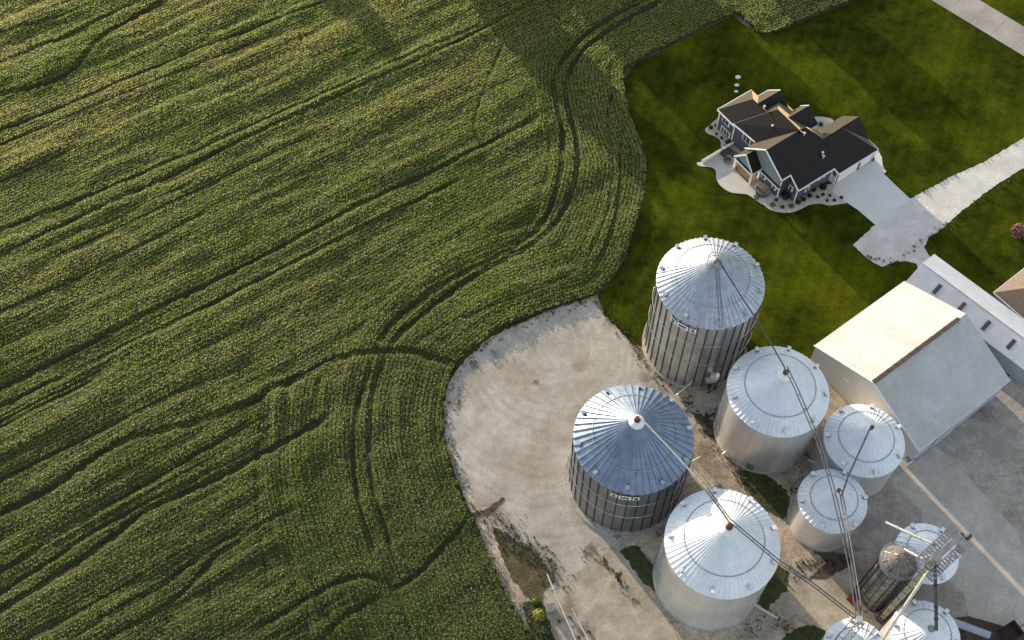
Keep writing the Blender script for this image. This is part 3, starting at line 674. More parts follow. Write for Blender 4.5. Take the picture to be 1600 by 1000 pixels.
# R, S and I strokes are small dark bars inside the plates
EIGHT = [(-.2, 0, .14, .8), (.2, 0, .14, .8), (0, .36, .5, .13), (0, 0, .5, .12), (0, -.36, .5, .13)]
MID = [(-.60, .18, .5, .16), (-.45, -.16, .5, .18), (.05, .24, .5, .14), (0, -.12, .5, .16), (.5, .02, .3, .6), (-.2, .03, 1.0, .10), (-.5, .03, .12, .4), (.05, .06, .12, .4)]
BH = at(1446, 991, 10.6); BI = at(1337, 1017, 10.6)
tA, wA, rA = grain_bin('grain_bin', 'tallest grain bin with dark vertical wall ribs and silver ribbed roof beside the lawn', 34.29, 111.52, 9.24, 21.9, 6.8, 60, M['steel_roof_dull'], M['steel_wall'], True, 10, .35, .75, False, .5, .55, .24, ladder_a=-1.35)
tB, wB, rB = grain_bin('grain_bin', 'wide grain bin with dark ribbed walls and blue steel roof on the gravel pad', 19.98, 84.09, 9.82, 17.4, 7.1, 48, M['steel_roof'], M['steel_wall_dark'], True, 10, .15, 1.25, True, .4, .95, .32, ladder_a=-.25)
grain_bin('grain_bin', 'large smooth white-walled grain bin in front of the blue-roofed bin, near the bottom edge', 33.08, 66.22, 8.99, 17.2, 7.1, 66, M['galv_roof'], M['wall_smooth'], False, 9, .25, 1.3, True, .3, .25, .11)
tD, wD, rD = grain_bin('grain_bin', 'large smooth-walled grain bin between the tallest bin and the white barn', 45.22, 93.84, 8.56, 15.5, 6.5, 66, M['galv_roof'], M['wall_smooth'], False, 9, .55, 1.05, True, .3, .25, .11, door_a=-1.95)
grain_bin('grain_bin', 'small silver grain bin right beside the gable wall of the white barn', 60.27, 87.15, 6.78, 10.0, 4.6, 48, M['galv_roof'], M['galv'], False, 7, .35, .8, True, .25, .2, .09)
grain_bin('grain_bin', 'small silver grain bin in the middle of the yard, under the paired overhead conveyors', 53.63, 76.49, 5.66, 9.1, 3.9, 42, M['galv_roof'], M['galv'], False, 6, .05, .7, True, .25, .2, .09)
grain_bin('grain_bin', 'small bin with dark corrugated walls behind the grain elevator head', 67.07, 66.56, 5.03, 11.2, 3.4, 30, M['galv_roof'], M['steel_wall'], False, 6, .9, .5, True, .25, .2, .10)
grain_bin('grain_bin', 'small white-roofed grain bin cut by the bottom edge, where the dark vertical spout lands', BH.x, BH.y, 5.3, 10.6, 3.5, 30, M['galv_roof'], M['galv'], False, 6, .75, .5, False, .25, .2, .10)
grain_bin('grain_bin', 'small white-roofed grain bin cut by the bottom edge, under the meeting point of the conveyors', BI.x, BI.y, 5.0, 10.6, 3.5, 30, M['galv_roof'], M['galv'], False, 6, .55, .5, False, .25, .2, .10)
bin_sign(wA, 9.24, 20.3, math.radians(-139), [(1.25, EIGHT), (2.3, MID), (1.25, EIGHT)])
bin_sign(wB, 9.82, 15.9, math.radians(-114), [(1.2, EIGHT), (2.2, MID), (1.2, EIGHT)])

# ladder rail up the roof of the tallest bin, its platform and little flag
b = MB(); ra = -1.45
for s in (-.3, .3):
    b.beam((9.2 * math.cos(ra) - s * math.sin(ra), 9.2 * math.sin(ra) + s * math.cos(ra), .15), (1.0 * math.cos(ra) - s * math.sin(ra), 1.0 * math.sin(ra) + s * math.cos(ra), 6.25), .07)
for i in range(22):
    f = i / 22; r = 9.2 * (1 - f) + 1.0 * f; zz = .15 * (1 - f) + 6.25 * f
    b.beam((r * math.cos(ra) - .3 * math.sin(ra), r * math.sin(ra) + .3 * math.cos(ra), zz), (r * math.cos(ra) + .3 * math.sin(ra), r * math.sin(ra) - .3 * math.cos(ra), zz), .06)
b.build('roof_ladder', M['frame'], rA)
b = MB()
for zz, r in ((6.4, 1.45), (7.3, 1.45)):
    b.tube([(r * math.cos(k * math.pi / 12), r * math.sin(k * math.pi / 12), zz) for k in range(25)], .06, 6)
for k in range(8): b.beam((1.45 * math.cos(k * .785), 1.45 * math.sin(k * .785), 5.7), (1.45 * math.cos(k * .785), 1.45 * math.sin(k * .785), 7.3), .06)
b.build('peak_railing', M['frame'], rA)
b = MB(); b.lathe([(.5, 6.4), (.5, 7.1), (.2, 7.4)], 14, cap_top=True); b.build('filler_lid', M['frame'], rA)

# ------------------------------------------------------------------ conveyors, spouts and the elevator
def conveyor(name, label, pts, r, m, w=None, group=None, cat='conveyor'):
    pts = [at(*p) for p in pts]; base = pts[0]
    b = MB()
    if w:                                                   # twin tubes side by side with cross ties
        for s in (-w, w):
            q = []
            for i, p in enumerate(pts):
                d = pts[min(i + 1, len(pts) - 1)] - pts[max(i - 1, 0)]; nn = Vector((-d.y, d.x, 0)).normalized(); q.append(p + nn * s - base)
            b.tube(q, r, 8)
        for i in range(len(pts) - 1):
            a, c = pts[i], pts[i + 1]; n = max(1, int((c - a).length / 2.5)); d = c - a; nn = Vector((-d.y, d.x, 0)).normalized()
            for k in range(n):
                p = a + d * ((k + .5) / n) - base; b.beam(p - nn * w, p + nn * w, .10)
    else:
        b.tube([p - base for p in pts], r, 10)
        for i in range(len(pts) - 1):                       # flanged joints
            a, c = pts[i], pts[i + 1]; n = max(1, int((c - a).length / 3.0)); d = (c - a)
            for k in range(1, n + 1):
                p = a + d * (k / (n + 1)) - base; b.tube([p - d.normalized() * .08, p + d.normalized() * .08], r * 1.35, 10)
    o = b.build(name, m, loc=base, smooth=False)
    return tag(o, label, cat, group)

G = 'overhead grain conveyors'
conveyor('grain_conveyor', 'single dark spout from the tallest bin peak down to the next bin', [(1121, 404, 30.0), (1160, 466, 27.8), (1190, 512, 26.0), (1226, 574, 23.4)], .12, M['pipe'], group=G)
conveyor('grain_conveyor', 'long twin dark conveyor arching from the large bin by the barn to the bottom edge', [(1228, 574, 23.5), (1244, 607, 23.5), (1280, 693, 23.5), (1300, 758, 23.6), (1316, 826, 23.6), (1329, 885, 23.8), (1341, 968, 24.2)], .11, M['pipe'], .26, G)
conveyor('grain_conveyor', 'twin conveyor from the small bin in the middle of the yard to the bottom edge', [(1313, 765, 14.4), (1318, 790, 15.4), (1326, 842, 18), (1334, 890, 20.5), (1341, 932, 23), (1347, 970, 24.6)], .10, M['pipe'], .22, G)
conveyor('grain_conveyor', 'single thin spout sloping over the blue roof to the front white bin', [(998, 650, 26.0), (1050, 705, 25.9), (1105, 765, 25.8), (1138, 814, 25.8)], .15, M['pale_pipe'], group=G)
conveyor('grain_conveyor', 'twin pale conveyor from the front white bin across the dirt to the bottom edge', [(1104, 764, 26.1), (1139, 812, 26.0), (1215, 876, 25.2), (1270, 913, 24.8), (1338, 966, 24.3)], .10, M['pipe'], .22, G)
conveyor('grain_conveyor', 'thin spout from the small bin by the barn down to the bin in the yard', [(1361, 666, 15.4), (1325, 745, 15.0), (1315, 775, 14.6)], .14, M['pipe'], group=G)
# distribution head where the conveyors meet, on its own mast
hb = at(1343, 968, 25.0)
t = thing('conveyor_tower', 'slim steel tower at the bottom edge where all the twin conveyors meet', 'tower', (hb.x, hb.y, 0))
b = MB()
for sx in (-.6, .6):
    for sy in (-.6, .6): b.beam((sx, sy, 0), (sx, sy, 25.2), .12)
for i in range(12):
    z = i * 2.1
    b.beam((-.6, -.6, z), (.6, -.6, z + 2.1), .07); b.beam((.6, .6, z), (-.6, .6, z + 2.1), .07); b.beam((-.6, .6, z), (-.6, -.6, z + 2.1), .07); b.beam((.6, -.6, z), (.6, .6, z + 2.1), .07)
b.build('mast', M['frame'], t)
b = MB(); b.box((0, 0, 24.7), (.9, .9, 1.0)); b.build('drive_head', M['pale_pipe'], t)

# bucket elevator
eb = at(1378, 967, 0); et = at(1457, 877, 28.5)
ex, ey = (eb.x + et.x) / 2, (eb.y + et.y) / 2
t = thing('grain_elevator', 'tall tan bucket elevator with a railed service platform on top, beside the dark dryer', 'grain elevator', (ex, ey, 0), math.radians(40))
b = MB(); b.box((0, 0, 14.2), (1.25, .85, 28.4)); leg = b.build('leg', M['tan_pipe'], t)
for i in range(9):
    b = MB(); b.box((0, 0, 3 + i * 3.0), (1.4, 1.0, .14)); b.build('joint_flange', M['dark'], leg)
b = MB(); b.box((0, 0, 28.9), (1.5, .9, 1.5)); b.lathe([(.7, 0), (.7, .5)], 14, (.2, 0, 29.6), cap_top=True); b.build('head', M['frame'], t)
b = MB(); b.box((0, 0, .8), (1.8, 1.3, 1.6)); b.build('boot', M['dark'], t)
def grating(b, x0, x1, y0, y1, z):
    n = int((x1 - x0) / .55)
    for i in range(n + 1): b.beam((x0 + (x1 - x0) * i / n, y0, z), (x0 + (x1 - x0) * i / n, y1, z), .34, .05)
    for yy in (y0, (y0 + y1) / 2, y1): b.beam((x0, yy, z - .05), (x1, yy, z - .05), .10, .12)
def rail(b, pts, z):
    for a, c in zip(pts[:-1], pts[1:]):
        for dz in (.55, 1.1): b.beam((*a, z + dz), (*c, z + dz), .06)
        n = max(1, int(math.dist(a, c) / 1.2))
        for k in range(n + 1): b.beam((a[0] + (c[0] - a[0]) * k / n, a[1] + (c[1] - a[1]) * k / n, z), (a[0] + (c[0] - a[0]) * k / n, a[1] + (c[1] - a[1]) * k / n, z + 1.1), .06)
b = MB(); grating(b, -1.4, 6.2, .7, 1.9, 28.0); rail(b, [(-1.4, 1.9), (6.2, 1.9), (6.2, .7)], 28.0); b.build('service_platform', M['frame'], t)
b = MB(); grating(b, -1.6, 5.4, -1.9, -.7, 27.0); rail(b, [(-1.6, -.7), (-1.6, -1.9), (5.4, -1.9), (5.4, -.7)], 27.0); b.build('service_platform', M['frame'], t)
b = MB(); b.beam((.8, 0, 29.4), (5.8, 0, 29.4), .85, .7); b.build('drive_housing', M['frame'], t)
b = MB(); b.tube([(5.6, 0, 28.6), (6.5, 0, 28.6)], .5, 12); b.tube([(6.6, -.9, 28.4), (7.5, -.9, 28.4)], .38, 10); b.build('motor', M['dark'], t)
b = MB()
for sx, sy in ((.9, .9), (.9, -.9), (5.4, .9), (5.4, -.9)): b.beam((.4, sy * .4, 23.0), (sx, sy, 27.6), .14)
for s in (-.28, .28): b.beam((-.95, s, 1), (-.95, s, 28), .07)
for i in range(60): b.beam((-.95, -.28, 1.2 + i * .45), (-.95, .28, 1.2 + i * .45), .05)
b.build('ladder_and_braces', M['frame'], t)
S = 'spouts leaving the elevator head'
conveyor('grain_spout', 'long pale spout slanting from the elevator head down to the bottom edge bin', [(1459, 880, 27.6), (1420, 938, 22), (1376, 1004, 16.5), (1352, 1030, 14.2)], .26, M['pale_pipe'], group=S, cat='spout')
conveyor('grain_spout', 'dark upright spout dropping from the elevator head to the white bin at the bottom edge', [(1461, 882, 27.5), (1462, 930, 21), (1463, 984, 14.2)], .27, M['pipe'], group=S, cat='spout')
conveyor('grain_spout', 'pale horizontal spout pointing left from the elevator over the bin behind it', [(1456, 849, 27.2), (1420, 833, 26), (1384, 816, 24.6)], .20, M['pale_pipe'], group=S, cat='spout')
conveyor('grain_spout', 'short tan spout between the dryer top and the elevator', [(1413, 858, 22.0), (1440, 873, 23.5), (1456, 868, 25)], .20, M['pale_pipe'], group=S, cat='spout')
conveyor('guy_cable', 'thin guy cable from the dryer to the foot of the elevator', [(1352, 950, 9), (1366, 962, 5), (1384, 962, 2)], .05, M['frame'], cat='cable')

# tower dryer
dtop = at(1407, 868, 20.0); dbase = at(1362, 935, 0); dx, dy = (dtop.x * .5 + dbase.x * .5), (dtop.y * .5 + dbase.y * .5)
t = thing('tower_dryer', 'dark cylindrical tower dryer with a tan rusty cap, left of the elevator', 'grain dryer', (dx, dy, 0))
b = MB(); R = 2.55; prof = []
for i in range(12):
    prof += [(R, 1.0 + i * 1.4), (R + .10, 1.06 + i * 1.4), (R + .02, 1.4 + i * 1.4), (R + .02, 2.3 + i * 1.4)]
b.lathe(prof, 40); body = b.build('body', M['dryer'], t)
b = MB()
for k in range(14): a = k * 2 * math.pi / 14; b.box(((R + .12) * math.cos(a), (R + .12) * math.sin(a), 9.2), (.14, .18, 16.4), a)
b.build('stiffener_ribs', M['steel_dark'], body)
b = MB(); b.lathe([(R + .1, 17.6), (R + .2, 17.9), (R * .80, 18.6), (R * .62, 19.3), (R * .3, 19.7)], 32, cap_top=True); cp = b.build('cap', M['rust'], t, smooth=True)
b = MB()
for k in range(10): a = k * 2 * math.pi / 10; b.beam((R * .3 * math.cos(a), R * .3 * math.sin(a), 19.8), ((R + .1) * math.cos(a), (R + .1) * math.sin(a), 18.1), .12)
b.build('cap_ribs', M['frame'], cp)
b = MB()
for z in (18.2, 18.75):
    b.tube([((R + .4) * math.cos(k * math.pi / 14), (R + .4) * math.sin(k * math.pi / 14), z) for k in range(29)], .05, 6)
b.lathe([(R + .05, 17.5), (R + .45, 17.5)], 28); b.build('gallery', M['frame'], t)
b = MB(); b.lathe([(R + .25, 0), (R + .25, 1.0)], 40); b.build('plinth', M['rust'], t)
b = MB(); b.box((-1.9, -1.8, 1.3), (1.5, 1.9, 2.6), .7); b.build('burner_housing', M['rust'], t)
b = MB(); b.box((-3.2, -.6, .8), (1.0, 1.4, 1.5), .7); tag(b.build('control_cabinet', M['red'], loc=(dx, dy, 0)), 'dark red cabinet at the foot of the tower dryer', 'cabinet')

# the sunken corner below the slab at the lower right, with a trough conveyor across it
sheet('dark_yard', [(1513, 963), (1600, 986), (1700, 1010), (1700, 1200), (1500, 1200), (1478, 1010), (1470, 968)], 0.07, M['rut'], 1.0, .06)
a = at(1480, 968, 2.2); c = at(1547, 993, 2.2)
t = thing('trough_conveyor', 'long blue grey trough conveyor below the concrete slab at the lower right', 'conveyor', (a.x, a.y, 0))
d = Vector((c.x - a.x, c.y - a.y, 0)); b = MB(); b.beam((0, 0, 2.2), d + Vector((0, 0, 2.2)), 1.0, .7); b.build('trough', M['blue_wall'], t)
for f in (.1, .5, .9):
    b = MB(); q = d * f; b.beam((q.x, q.y, 0), (q.x, q.y, 1.9), .18); b.build('leg', M['dark'], t)
p = at(1572, 993); t = thing('grain_cart', 'dark maroon grain cart at the bottom edge below the concrete slab', 'cart', (p.x, p.y, 0), .5)
b = MB(); b.add([(-1.6, -1.1, .9), (1.6, -1.1, .9), (1.6, 1.1, .9), (-1.6, 1.1, .9), (-1.9, -1.3, 2.1), (1.9, -1.3, 2.1), (1.9, 1.3, 2.1), (-1.9, 1.3, 2.1)], [(0, 3, 2, 1), (0, 1, 5, 4), (1, 2, 6, 5), (2, 3, 7, 6), (3, 0, 4, 7)])
b.build('hopper', M['maroon'], t); b = MB(); b.beam((2.0, 0, .9), (3.6, 0, .6), .14); b.build('drawbar', M['dark'], t)
for s in (-1, 1): b = MB(); b.tube([(0, s * 1.35, .6), (0, s * 1.0, .6)], .6, 16); b.build('wheel', M['dark'], t)

# ------------------------------------------------------------------ fittings at the feet of the bins
def auger_tube(label, a, c, r=.16):
    a = at(*a); c = at(*c); b = MB(); b.tube([(0, 0, 0), c - a], r, 10); d = (c - a)
    for k in (.15, .85): p = d * k; b.beam(p, Vector((p.x, p.y, -a.z)), .08)
    tag(b.build('unload_auger', M['pale_pipe'], loc=a), label, 'auger', 'unloading augers at the bins')
auger_tube('pale unloading auger tube leaning at the foot of the tallest bin', (1058, 617, .4), (1092, 588, 3.0))
auger_tube('short unloading auger at the foot of the large bin by the barn', (1129, 710, .5), (1145, 697, 1.0))
auger_tube('white unloading auger sticking out to the right of the front white bin', (1178, 944, .8), (1215, 966, .8), .2)
auger_tube('short unloading auger on the right side of the blue-roofed bin', (1080, 722, 1.2), (1094, 714, 1.2))
auger_tube('unloading auger between the small silver bin and the barn corner', (1263, 718, 1.2), (1280, 728, 1.2))
b = MB(); fp = Vector((36.6, 101.1, 0))
t = thing('aeration_fan', 'grey aeration fan with a tan duct against the tallest bin', 'fan', (fp.x, fp.y, 0))
b.tube([(-.2, .3, 5.4), (.2, 1.2, 5.4)], .85, 16); b.build('fan_drum', M['galv'], t)
b = MB(); b.beam((-1.5, .1, 5.0), (.3, .3, 5.1), .9, .8); b.build('duct', M['pale_pipe'], t)
b = MB()
for sx in (-.6, .6):
    for sy in (0, .9): b.beam((sx, sy, 0), (sx, sy, 4.8), .16)
b.beam((-.6, 0, .2), (.6, 0, 2.4), .12); b.beam((.6, 0, 2.4), (-.6, 0, 4.6), .12); b.beam((-.6, .9, .2), (.6, .9, 4.6), .12); b.build('stand', M['dark'], t)
pp = at(1105, 630); b = MB(); b.box((0, 0, .12), (4.6, 3.4, .24), .6); tag(b.build('equipment_pad', M['pale_slab'], loc=(pp.x, pp.y, .04)), 'small concrete equipment pad in front of the tallest bin', 'concrete pad')
def cabinet(label, px, py, s, m, rz=.6):
    p = at(px, py); b = MB(); b.box((0, 0, s[2] / 2), s, rz); o = b.build('utility_box', m, loc=(p.x, p.y, .08))
    b = MB(); b.box((0, 0, s[2] + .04), (s[0] * 1.12, s[1] * 1.12, .08), rz); b.build('lid', M['frame'], o)
    b = MB(); b.box((s[0] * .5 * math.cos(rz) + .03, s[0] * .5 * math.sin(rz), s[2] * .5), (.05, s[1] * .3, s[2] * .5), rz); b.build('door', M['dark'], o)
    tag(o, label, 'utility box', 'metal boxes in the yard')
cabinet('black metal box on the mud between the tallest bin and the bin by the barn', 1108, 648, (1.2, .9, 1.3), M['dark'])
cabinet('teal green metal box on the ground below the sign of the blue-roofed bin', 964, 842, (.9, .8, .9), M['blue_wall'])
cabinet('dark red metal box at the corner between the blue-roofed bin and the front white bin', 1029, 834, (.7, .9, 1.0), M['red'])
cabinet('white metal cabinet at the front corner of the white barn', 1417, 722, (1.6, 1.1, 1.6), M['white'])
cabinet('blue grey metal box beside the yellow shrub at the bottom edge', 860, 952, (1.3, 1.1, 1.2), M['blue_wall'], .2)

# parked transport augers at the bottom edge
def transport_auger(label, a, c, r, zc):
    a = at(*a); c = at(*c); t = thing('transport_auger', label, 'auger', (a.x, a.y, 0), 0, 'long augers parked by the pale pad')
    d = c - a; b = MB(); b.tube([(0, 0, a.z), Vector((d.x, d.y, c.z))], r, 10); b.build('tube', M['pale_pipe'], t)
    p = d * .55; nn = Vector((-d.y, d.x, 0)).normalized()
    b = MB(); zz = a.z + (c.z - a.z) * .55
    for s in (-.9, .9): b.beam(Vector((p.x, p.y, zz)), Vector((p.x, p.y, .4)) + nn * s, .1)
    b.beam(Vector((p.x, p.y, .4)) - nn * .9, Vector((p.x, p.y, .4)) + nn * .9, .1); b.build('undercarriage', M['rust'], t)
    for s in (-1.0, 1.0):
        q = Vector((p.x, p.y, .4)) + nn * s; w = MB(); w.tube([q - nn * .12, q + nn * .12], .38, 14); w.build('wheel', M['dark'], t)
    b = MB(); b.beam(Vector((d.x * .2, d.y * .2, a.z + (c.z - a.z) * .2 + .4)), Vector((d.x * .75, d.y * .75, a.z + (c.z - a.z) * .75 + .9)), .09)
    b.build('truss_rod', M['rust'], t)
transport_auger('long thin auger with its spout pointing up past the pale concrete pad', (855, 897, 2.4), (906, 1015, 2.8), .14, 2)
transport_auger('shorter rusty auger lying beside the pale concrete pad at the bottom edge', (893, 950, 1.0), (930, 1020, 1.8), .15, 1.5)

# ------------------------------------------------------------------ white barn, long shed, neighbouring house
def local(o, ang):
    ca, sa = math.cos(ang), math.sin(ang)
    return ca, sa
BA = math.radians(36.65)
eL = at(1272, 540, 6.5)
t = thing('barn', 'large white metal barn with a steep sunlit roof, beside the grain bins', 'barn', (eL.x, eL.y, 0), BA)
# local x along the eaves (23.3 m), local y = minus the span direction (26 m)
Lb, Wb, He, Hr = 23.3, 26.1, 6.5, 12.1
b = MB(); i = .25
b.add([(i, -i, 0), (i, -Wb + i, 0), (i, -Wb + i, He - .2), (i, -Wb / 2, Hr - .35), (i, -i, He - .2)], [(0, 1, 2, 3, 4)])
b.add([(Lb - i, -i, 0), (Lb - i, -Wb + i, 0), (Lb - i, -Wb + i, He - .2), (Lb - i, -Wb / 2, Hr - .35), (Lb - i, -i, He - .2)], [(4, 3, 2, 1, 0)])
b.add([(i, -i, 0), (Lb - i, -i, 0), (Lb - i, -i, He - .2), (i, -i, He - .2)], [(0, 1, 2, 3)])
wl = b.build('wall', M['barn_wall'], t)
b = MB(); b.add([(i, -Wb + i, 0), (Lb - i, -Wb + i, 0), (Lb - i, -Wb + i, He - .2), (i, -Wb + i, He - .2)], [(3, 2, 1, 0)]); b.build('front_wall', M['blue_wall'], t)
b = MB(); n = 26
b.slab([(0, 0, He), (Lb, 0, He), (Lb, -Wb / 2, Hr), (0, -Wb / 2, Hr)], .12)
b.slab([(0, -Wb, He), (Lb, -Wb, He), (Lb, -Wb / 2, Hr), (0, -Wb / 2, Hr)], .12)
for k in range(n + 1):
    x = .05 + (Lb - .1) * k / n
    b.beam((x, -.02, He), (x, -Wb / 2 + .1, Hr - .04), .05, .05); b.beam((x, -Wb + .02, He), (x, -Wb / 2 - .1, Hr - .04), .05, .05)
rf = b.build('roof', M['barn_roof'], t)
b = MB(); b.beam((.0, -Wb / 2, Hr + .16), (Lb * .92, -Wb / 2, Hr + .16), .75, .3)
for k in range(12): b.beam((Lb * .92 * k / 12, -Wb / 2, Hr + .30), (Lb * .92 * k / 12 + .12, -Wb / 2, Hr + .30), .9, .14)
b.build('ridge_vent', M['ridge_dark'], rf)
b = MB()
for y0, y1 in ((0, -Wb / 2), (-Wb, -Wb / 2)): b.beam((-.05, y0, He + .02), (-.05, y1, Hr + .02), .12, .26)
b.beam((0, -Wb - .04, He - .06), (Lb, -Wb - .04, He - .06), .12, .24); b.build('trim', M['white'], rf)
for yy, zz in ((-8.4, 5.6), (-15.0, 5.0)):
    b = MB(); b.box((i - .06, yy, zz), (.14, 1.3, .6)); b.build('louvre', M['white'], wl)
b = MB(); b.box((Lb * .35, -Wb + .15, 2.2), (5, .2, 4.4)); b.build('sliding_door', M['blue_wall'], t)

SA = math.radians(-46.0)
so = at(1416, 439.5, 4.5)
t = thing('long_shed', 'long low shed with pale ribbed roof and brown skylights, behind the white barn', 'shed', (so.x, so.y, 0), SA)
Ls, Ws = 46.0, 8.9
b = MB(); b.slab([(0, 0, 4.5), (Ls, 0, 4.5), (Ls, Ws / 2, 6.3), (0, Ws / 2, 6.3)], .12); b.slab([(0, Ws, 4.5), (Ls, Ws, 4.5), (Ls, Ws / 2, 6.3), (0, Ws / 2, 6.3)], .12)
for k in range(92):
    x = .1 + k * .5
    if x < Ls: b.beam((x, .02, 4.52), (x, Ws / 2, 6.31), .06, .07); b.beam((x, Ws - .02, 4.52), (x, Ws / 2, 6.31), .06, .07)
rf = b.build('roof', M['shed_roof'], t)
b = MB(); b.beam((-.02, Ws / 2, 6.38), (Ls, Ws / 2, 6.38), .5, .12); b.build('ridge_cap', M['shed_roof'], rf)
b = MB(); i = .3
b.add([(i, i, 0), (i, Ws - i, 0), (i, Ws - i, 4.4), (i, Ws / 2, 6.1), (i, i, 4.4)], [(4, 3, 2, 1, 0)])
b.add([(Ls - i, i, 0), (Ls - i, Ws - i, 0), (Ls - i, Ws - i, 4.4), (Ls - i, Ws / 2, 6.1), (Ls - i, i, 4.4)], [(0, 1, 2, 3, 4)])
b.add([(i, i, 0), (Ls - i, i, 0), (Ls - i, i, 4.4), (i, i, 4.4)], [(0, 1, 2, 3)]); b.add([(i, Ws - i, 0), (Ls - i, Ws - i, 0), (Ls - i, Ws - i, 4.4), (i, Ws - i, 4.4)], [(3, 2, 1, 0)])
wl = b.build('wall', M['blue_wall'], t)
sl = 1.8 / (Ws / 2)
for x in (4.9, 10.4, 15.9, 21.4, 27):
    b = MB(); y0, y1 = 1.1, 3.1
    b.slab([(x, y0, 4.5 + y0 * sl + .11), (x + .75, y0, 4.5 + y0 * sl + .11), (x + .75, y1, 4.5 + y1 * sl + .11), (x, y1, 4.5 + y1 * sl + .11)], .06); b.build('skylight', M['skylight'], rf)
for x in (30.0, 35.5):
    b = MB(); b.box((x, i - .06, 1.9), (3.6, .12, 3.8)); b.build('garage_door', M['white'], wl)

hA = at(1553, 457, 3.1)
t = thing('neighbour_house', 'neighbouring house with a brown hipped roof at the right edge', 'house', (hA.x, hA.y, 0), math.radians(38))
b = MB(); A_, B_ = 13.0, 16.0                                # x = away, y = minus along
hp = A_ / 2
b.slab([(0, 0, 3.1), (A_, 0, 3.1), (hp, -hp, 8.0)], .16); b.slab([(0, 0, 3.1), (0, -B_, 3.1), (hp, -B_ + hp, 8.0), (hp, -hp, 8.0)], .16)
b.slab([(A_, 0, 3.1), (A_, -B_, 3.1), (hp, -B_ + hp, 8.0), (hp, -hp, 8.0)], .16); b.slab([(0, -B_, 3.1), (A_, -B_, 3.1), (hp, -B_ + hp, 8.0)], .16)
rf = b.build('roof', M['brown_shingle'], t)
b = MB(); b.beam((-.06, .05, 3.0), (-.06, -B_, 3.0), .16, .2); b.beam((0, .06, 3.0), (A_, .06, 3.0), .16, .2); b.build('gutter', M['white'], rf)
b = MB(); i = .45; b.box((A_ / 2, -B_ / 2, 1.45), (A_ - 2 * i, B_ - 2 * i, 2.9)); wl = b.build('wall', M['blue_wall'], t)
for yy in (-4, -9):
    b = MB(); b.box((i - .05, yy, 1.6), (.12, 1.5, 1.3)); w = b.build('window', M['white'], wl); b = MB(); b.box((i - .12, yy, 1.6), (.05, 1.2, 1.0)); b.build('pane', M['glass'], w)

# ------------------------------------------------------------------ the farmhouse (u along 35 deg, v along -55 deg)
HO = Vector((42.5, 164.2, 0)); HU = Vector((math.cos(math.radians(35)), math.sin(math.radians(35)), 0)); HV = Vector((math.cos(math.radians(-55)), math.sin(math.radians(-55)), 0))
ORG = HO - HU * .60 + HV * .50
house = thing('farmhouse', 'slate blue farmhouse with a dark many-gabled roof on the lawn', 'house', ORG)
DZ = 0.9
def W(u, v, h): return HU * u + HV * v + Vector((0, 0, h + DZ))
def G0(u, v, z=0.0): return HU * u + HV * v + Vector((0, 0, z))
R_ = MB()
def face(*p): R_.slab([W(*q) for q in p], .2)
# left hipped block
face((0, 0, 5), (0, 5.6, 5), (5.3, 9.6, 8.6), (5.3, 4.0, 8.6))
face((0, 0, 5), (9.2, 0, 5), (5.3, 4.0, 8.6))
face((9.2, 0, 5), (9.2, 9, 5), (5.3, 9, 8.6), (5.3, 4.0, 8.6))
# middle block, wider, hipped at its left end
face((0, 4.9, 5.32), (.6, 12, 5.32), (6.7, 16, 9.9), (6.7, 9.6, 9.9))
face((0, 4.9, 5.32), (6.7, 9.6, 9.9), (12.6, 4.8, 5))
face((12.6, 4.8, 5), (12.6, 17, 5), (6.7, 17, 9.9), (6.7, 9.6, 9.9))
# rear cross gables
face((9.2, 2.1, 5), (11.9, 2.1, 5), (11.0, 5.6, 8.9), (5.0, 5.6, 8.9)); face((11.9, 9.1, 5), (8.6, 9.1, 5), (5.0, 5.6, 8.9), (11.0, 5.6, 8.9))
face((9.6, 9.9, 6.6), (13.4, 9.9, 6.6), (12.7, 12.2, 9.4), (7.2, 12.2, 9.4)); face((13.8, 15.0, 5.8), (9.6, 15.0, 5.8), (7.2, 12.2, 9.4), (12.7, 12.2, 9.4))
# big front gable
face((-1.9, 10.9, 5), (1.2, 10.9, 5), (8.3, 16, 9.7), (-1.9, 16, 9.7))
face((-1.9, 16, 9.7), (8.3, 16, 9.7), (11.1, 19.4, 7.15), (16, 19.4, 7.25), (21.4, 25.6, 2.8), (10.6, 25.6, 2.8), (10.2, 24.4, 3.65), (.7, 24.4, 3.65), (.7, 21.5, 5.7), (-1.6, 21.5, 5.7))
# rear hip of the big gable and the garage wing
face((8.3, 16, 9.7), (11.1, 19.4, 7.15), (13.4, 19.2, 5.2), (13.4, 16, 5.0))
face((11.1, 19.2, 7.2), (20.9, 19.0, 7.1), (21.4, 15.0, 3.0), (14.0, 15.0, 3.0)); face((20.9, 19.0, 7.1), (21.6, 22.5, 3.1), (16, 19.4, 7.25), (15.9, 19.0, 7.15))
face((16, 19.4, 7.25), (21.6, 22.6, 3.0), (21.4, 25.6, 2.8))
# porch gable
face((-3.7, 10.2, 3), (-1.0, 10.2, 3), (-.6, 13.0, 6.3), (-3.7, 13.0, 6.3)); face((-3.7, 15.8, 3), (-.9, 15.8, 3), (-.6, 13.0, 6.3), (-3.7, 13.0, 6.3))
# pent roofs on the gables
face((-1.6, 15.9, 2.55), (-1.6, 21.4, 2.55), (-1.0, 21.3, 3.2), (-1.0, 15.9, 3.2)); face((-3.75, 10.3, 2.55), (-3.75, 15.7, 2.55), (-3.2, 15.6, 3.1), (-3.2, 10.4, 3.1))
roof = R_.build('roof', M['shingle'], house)
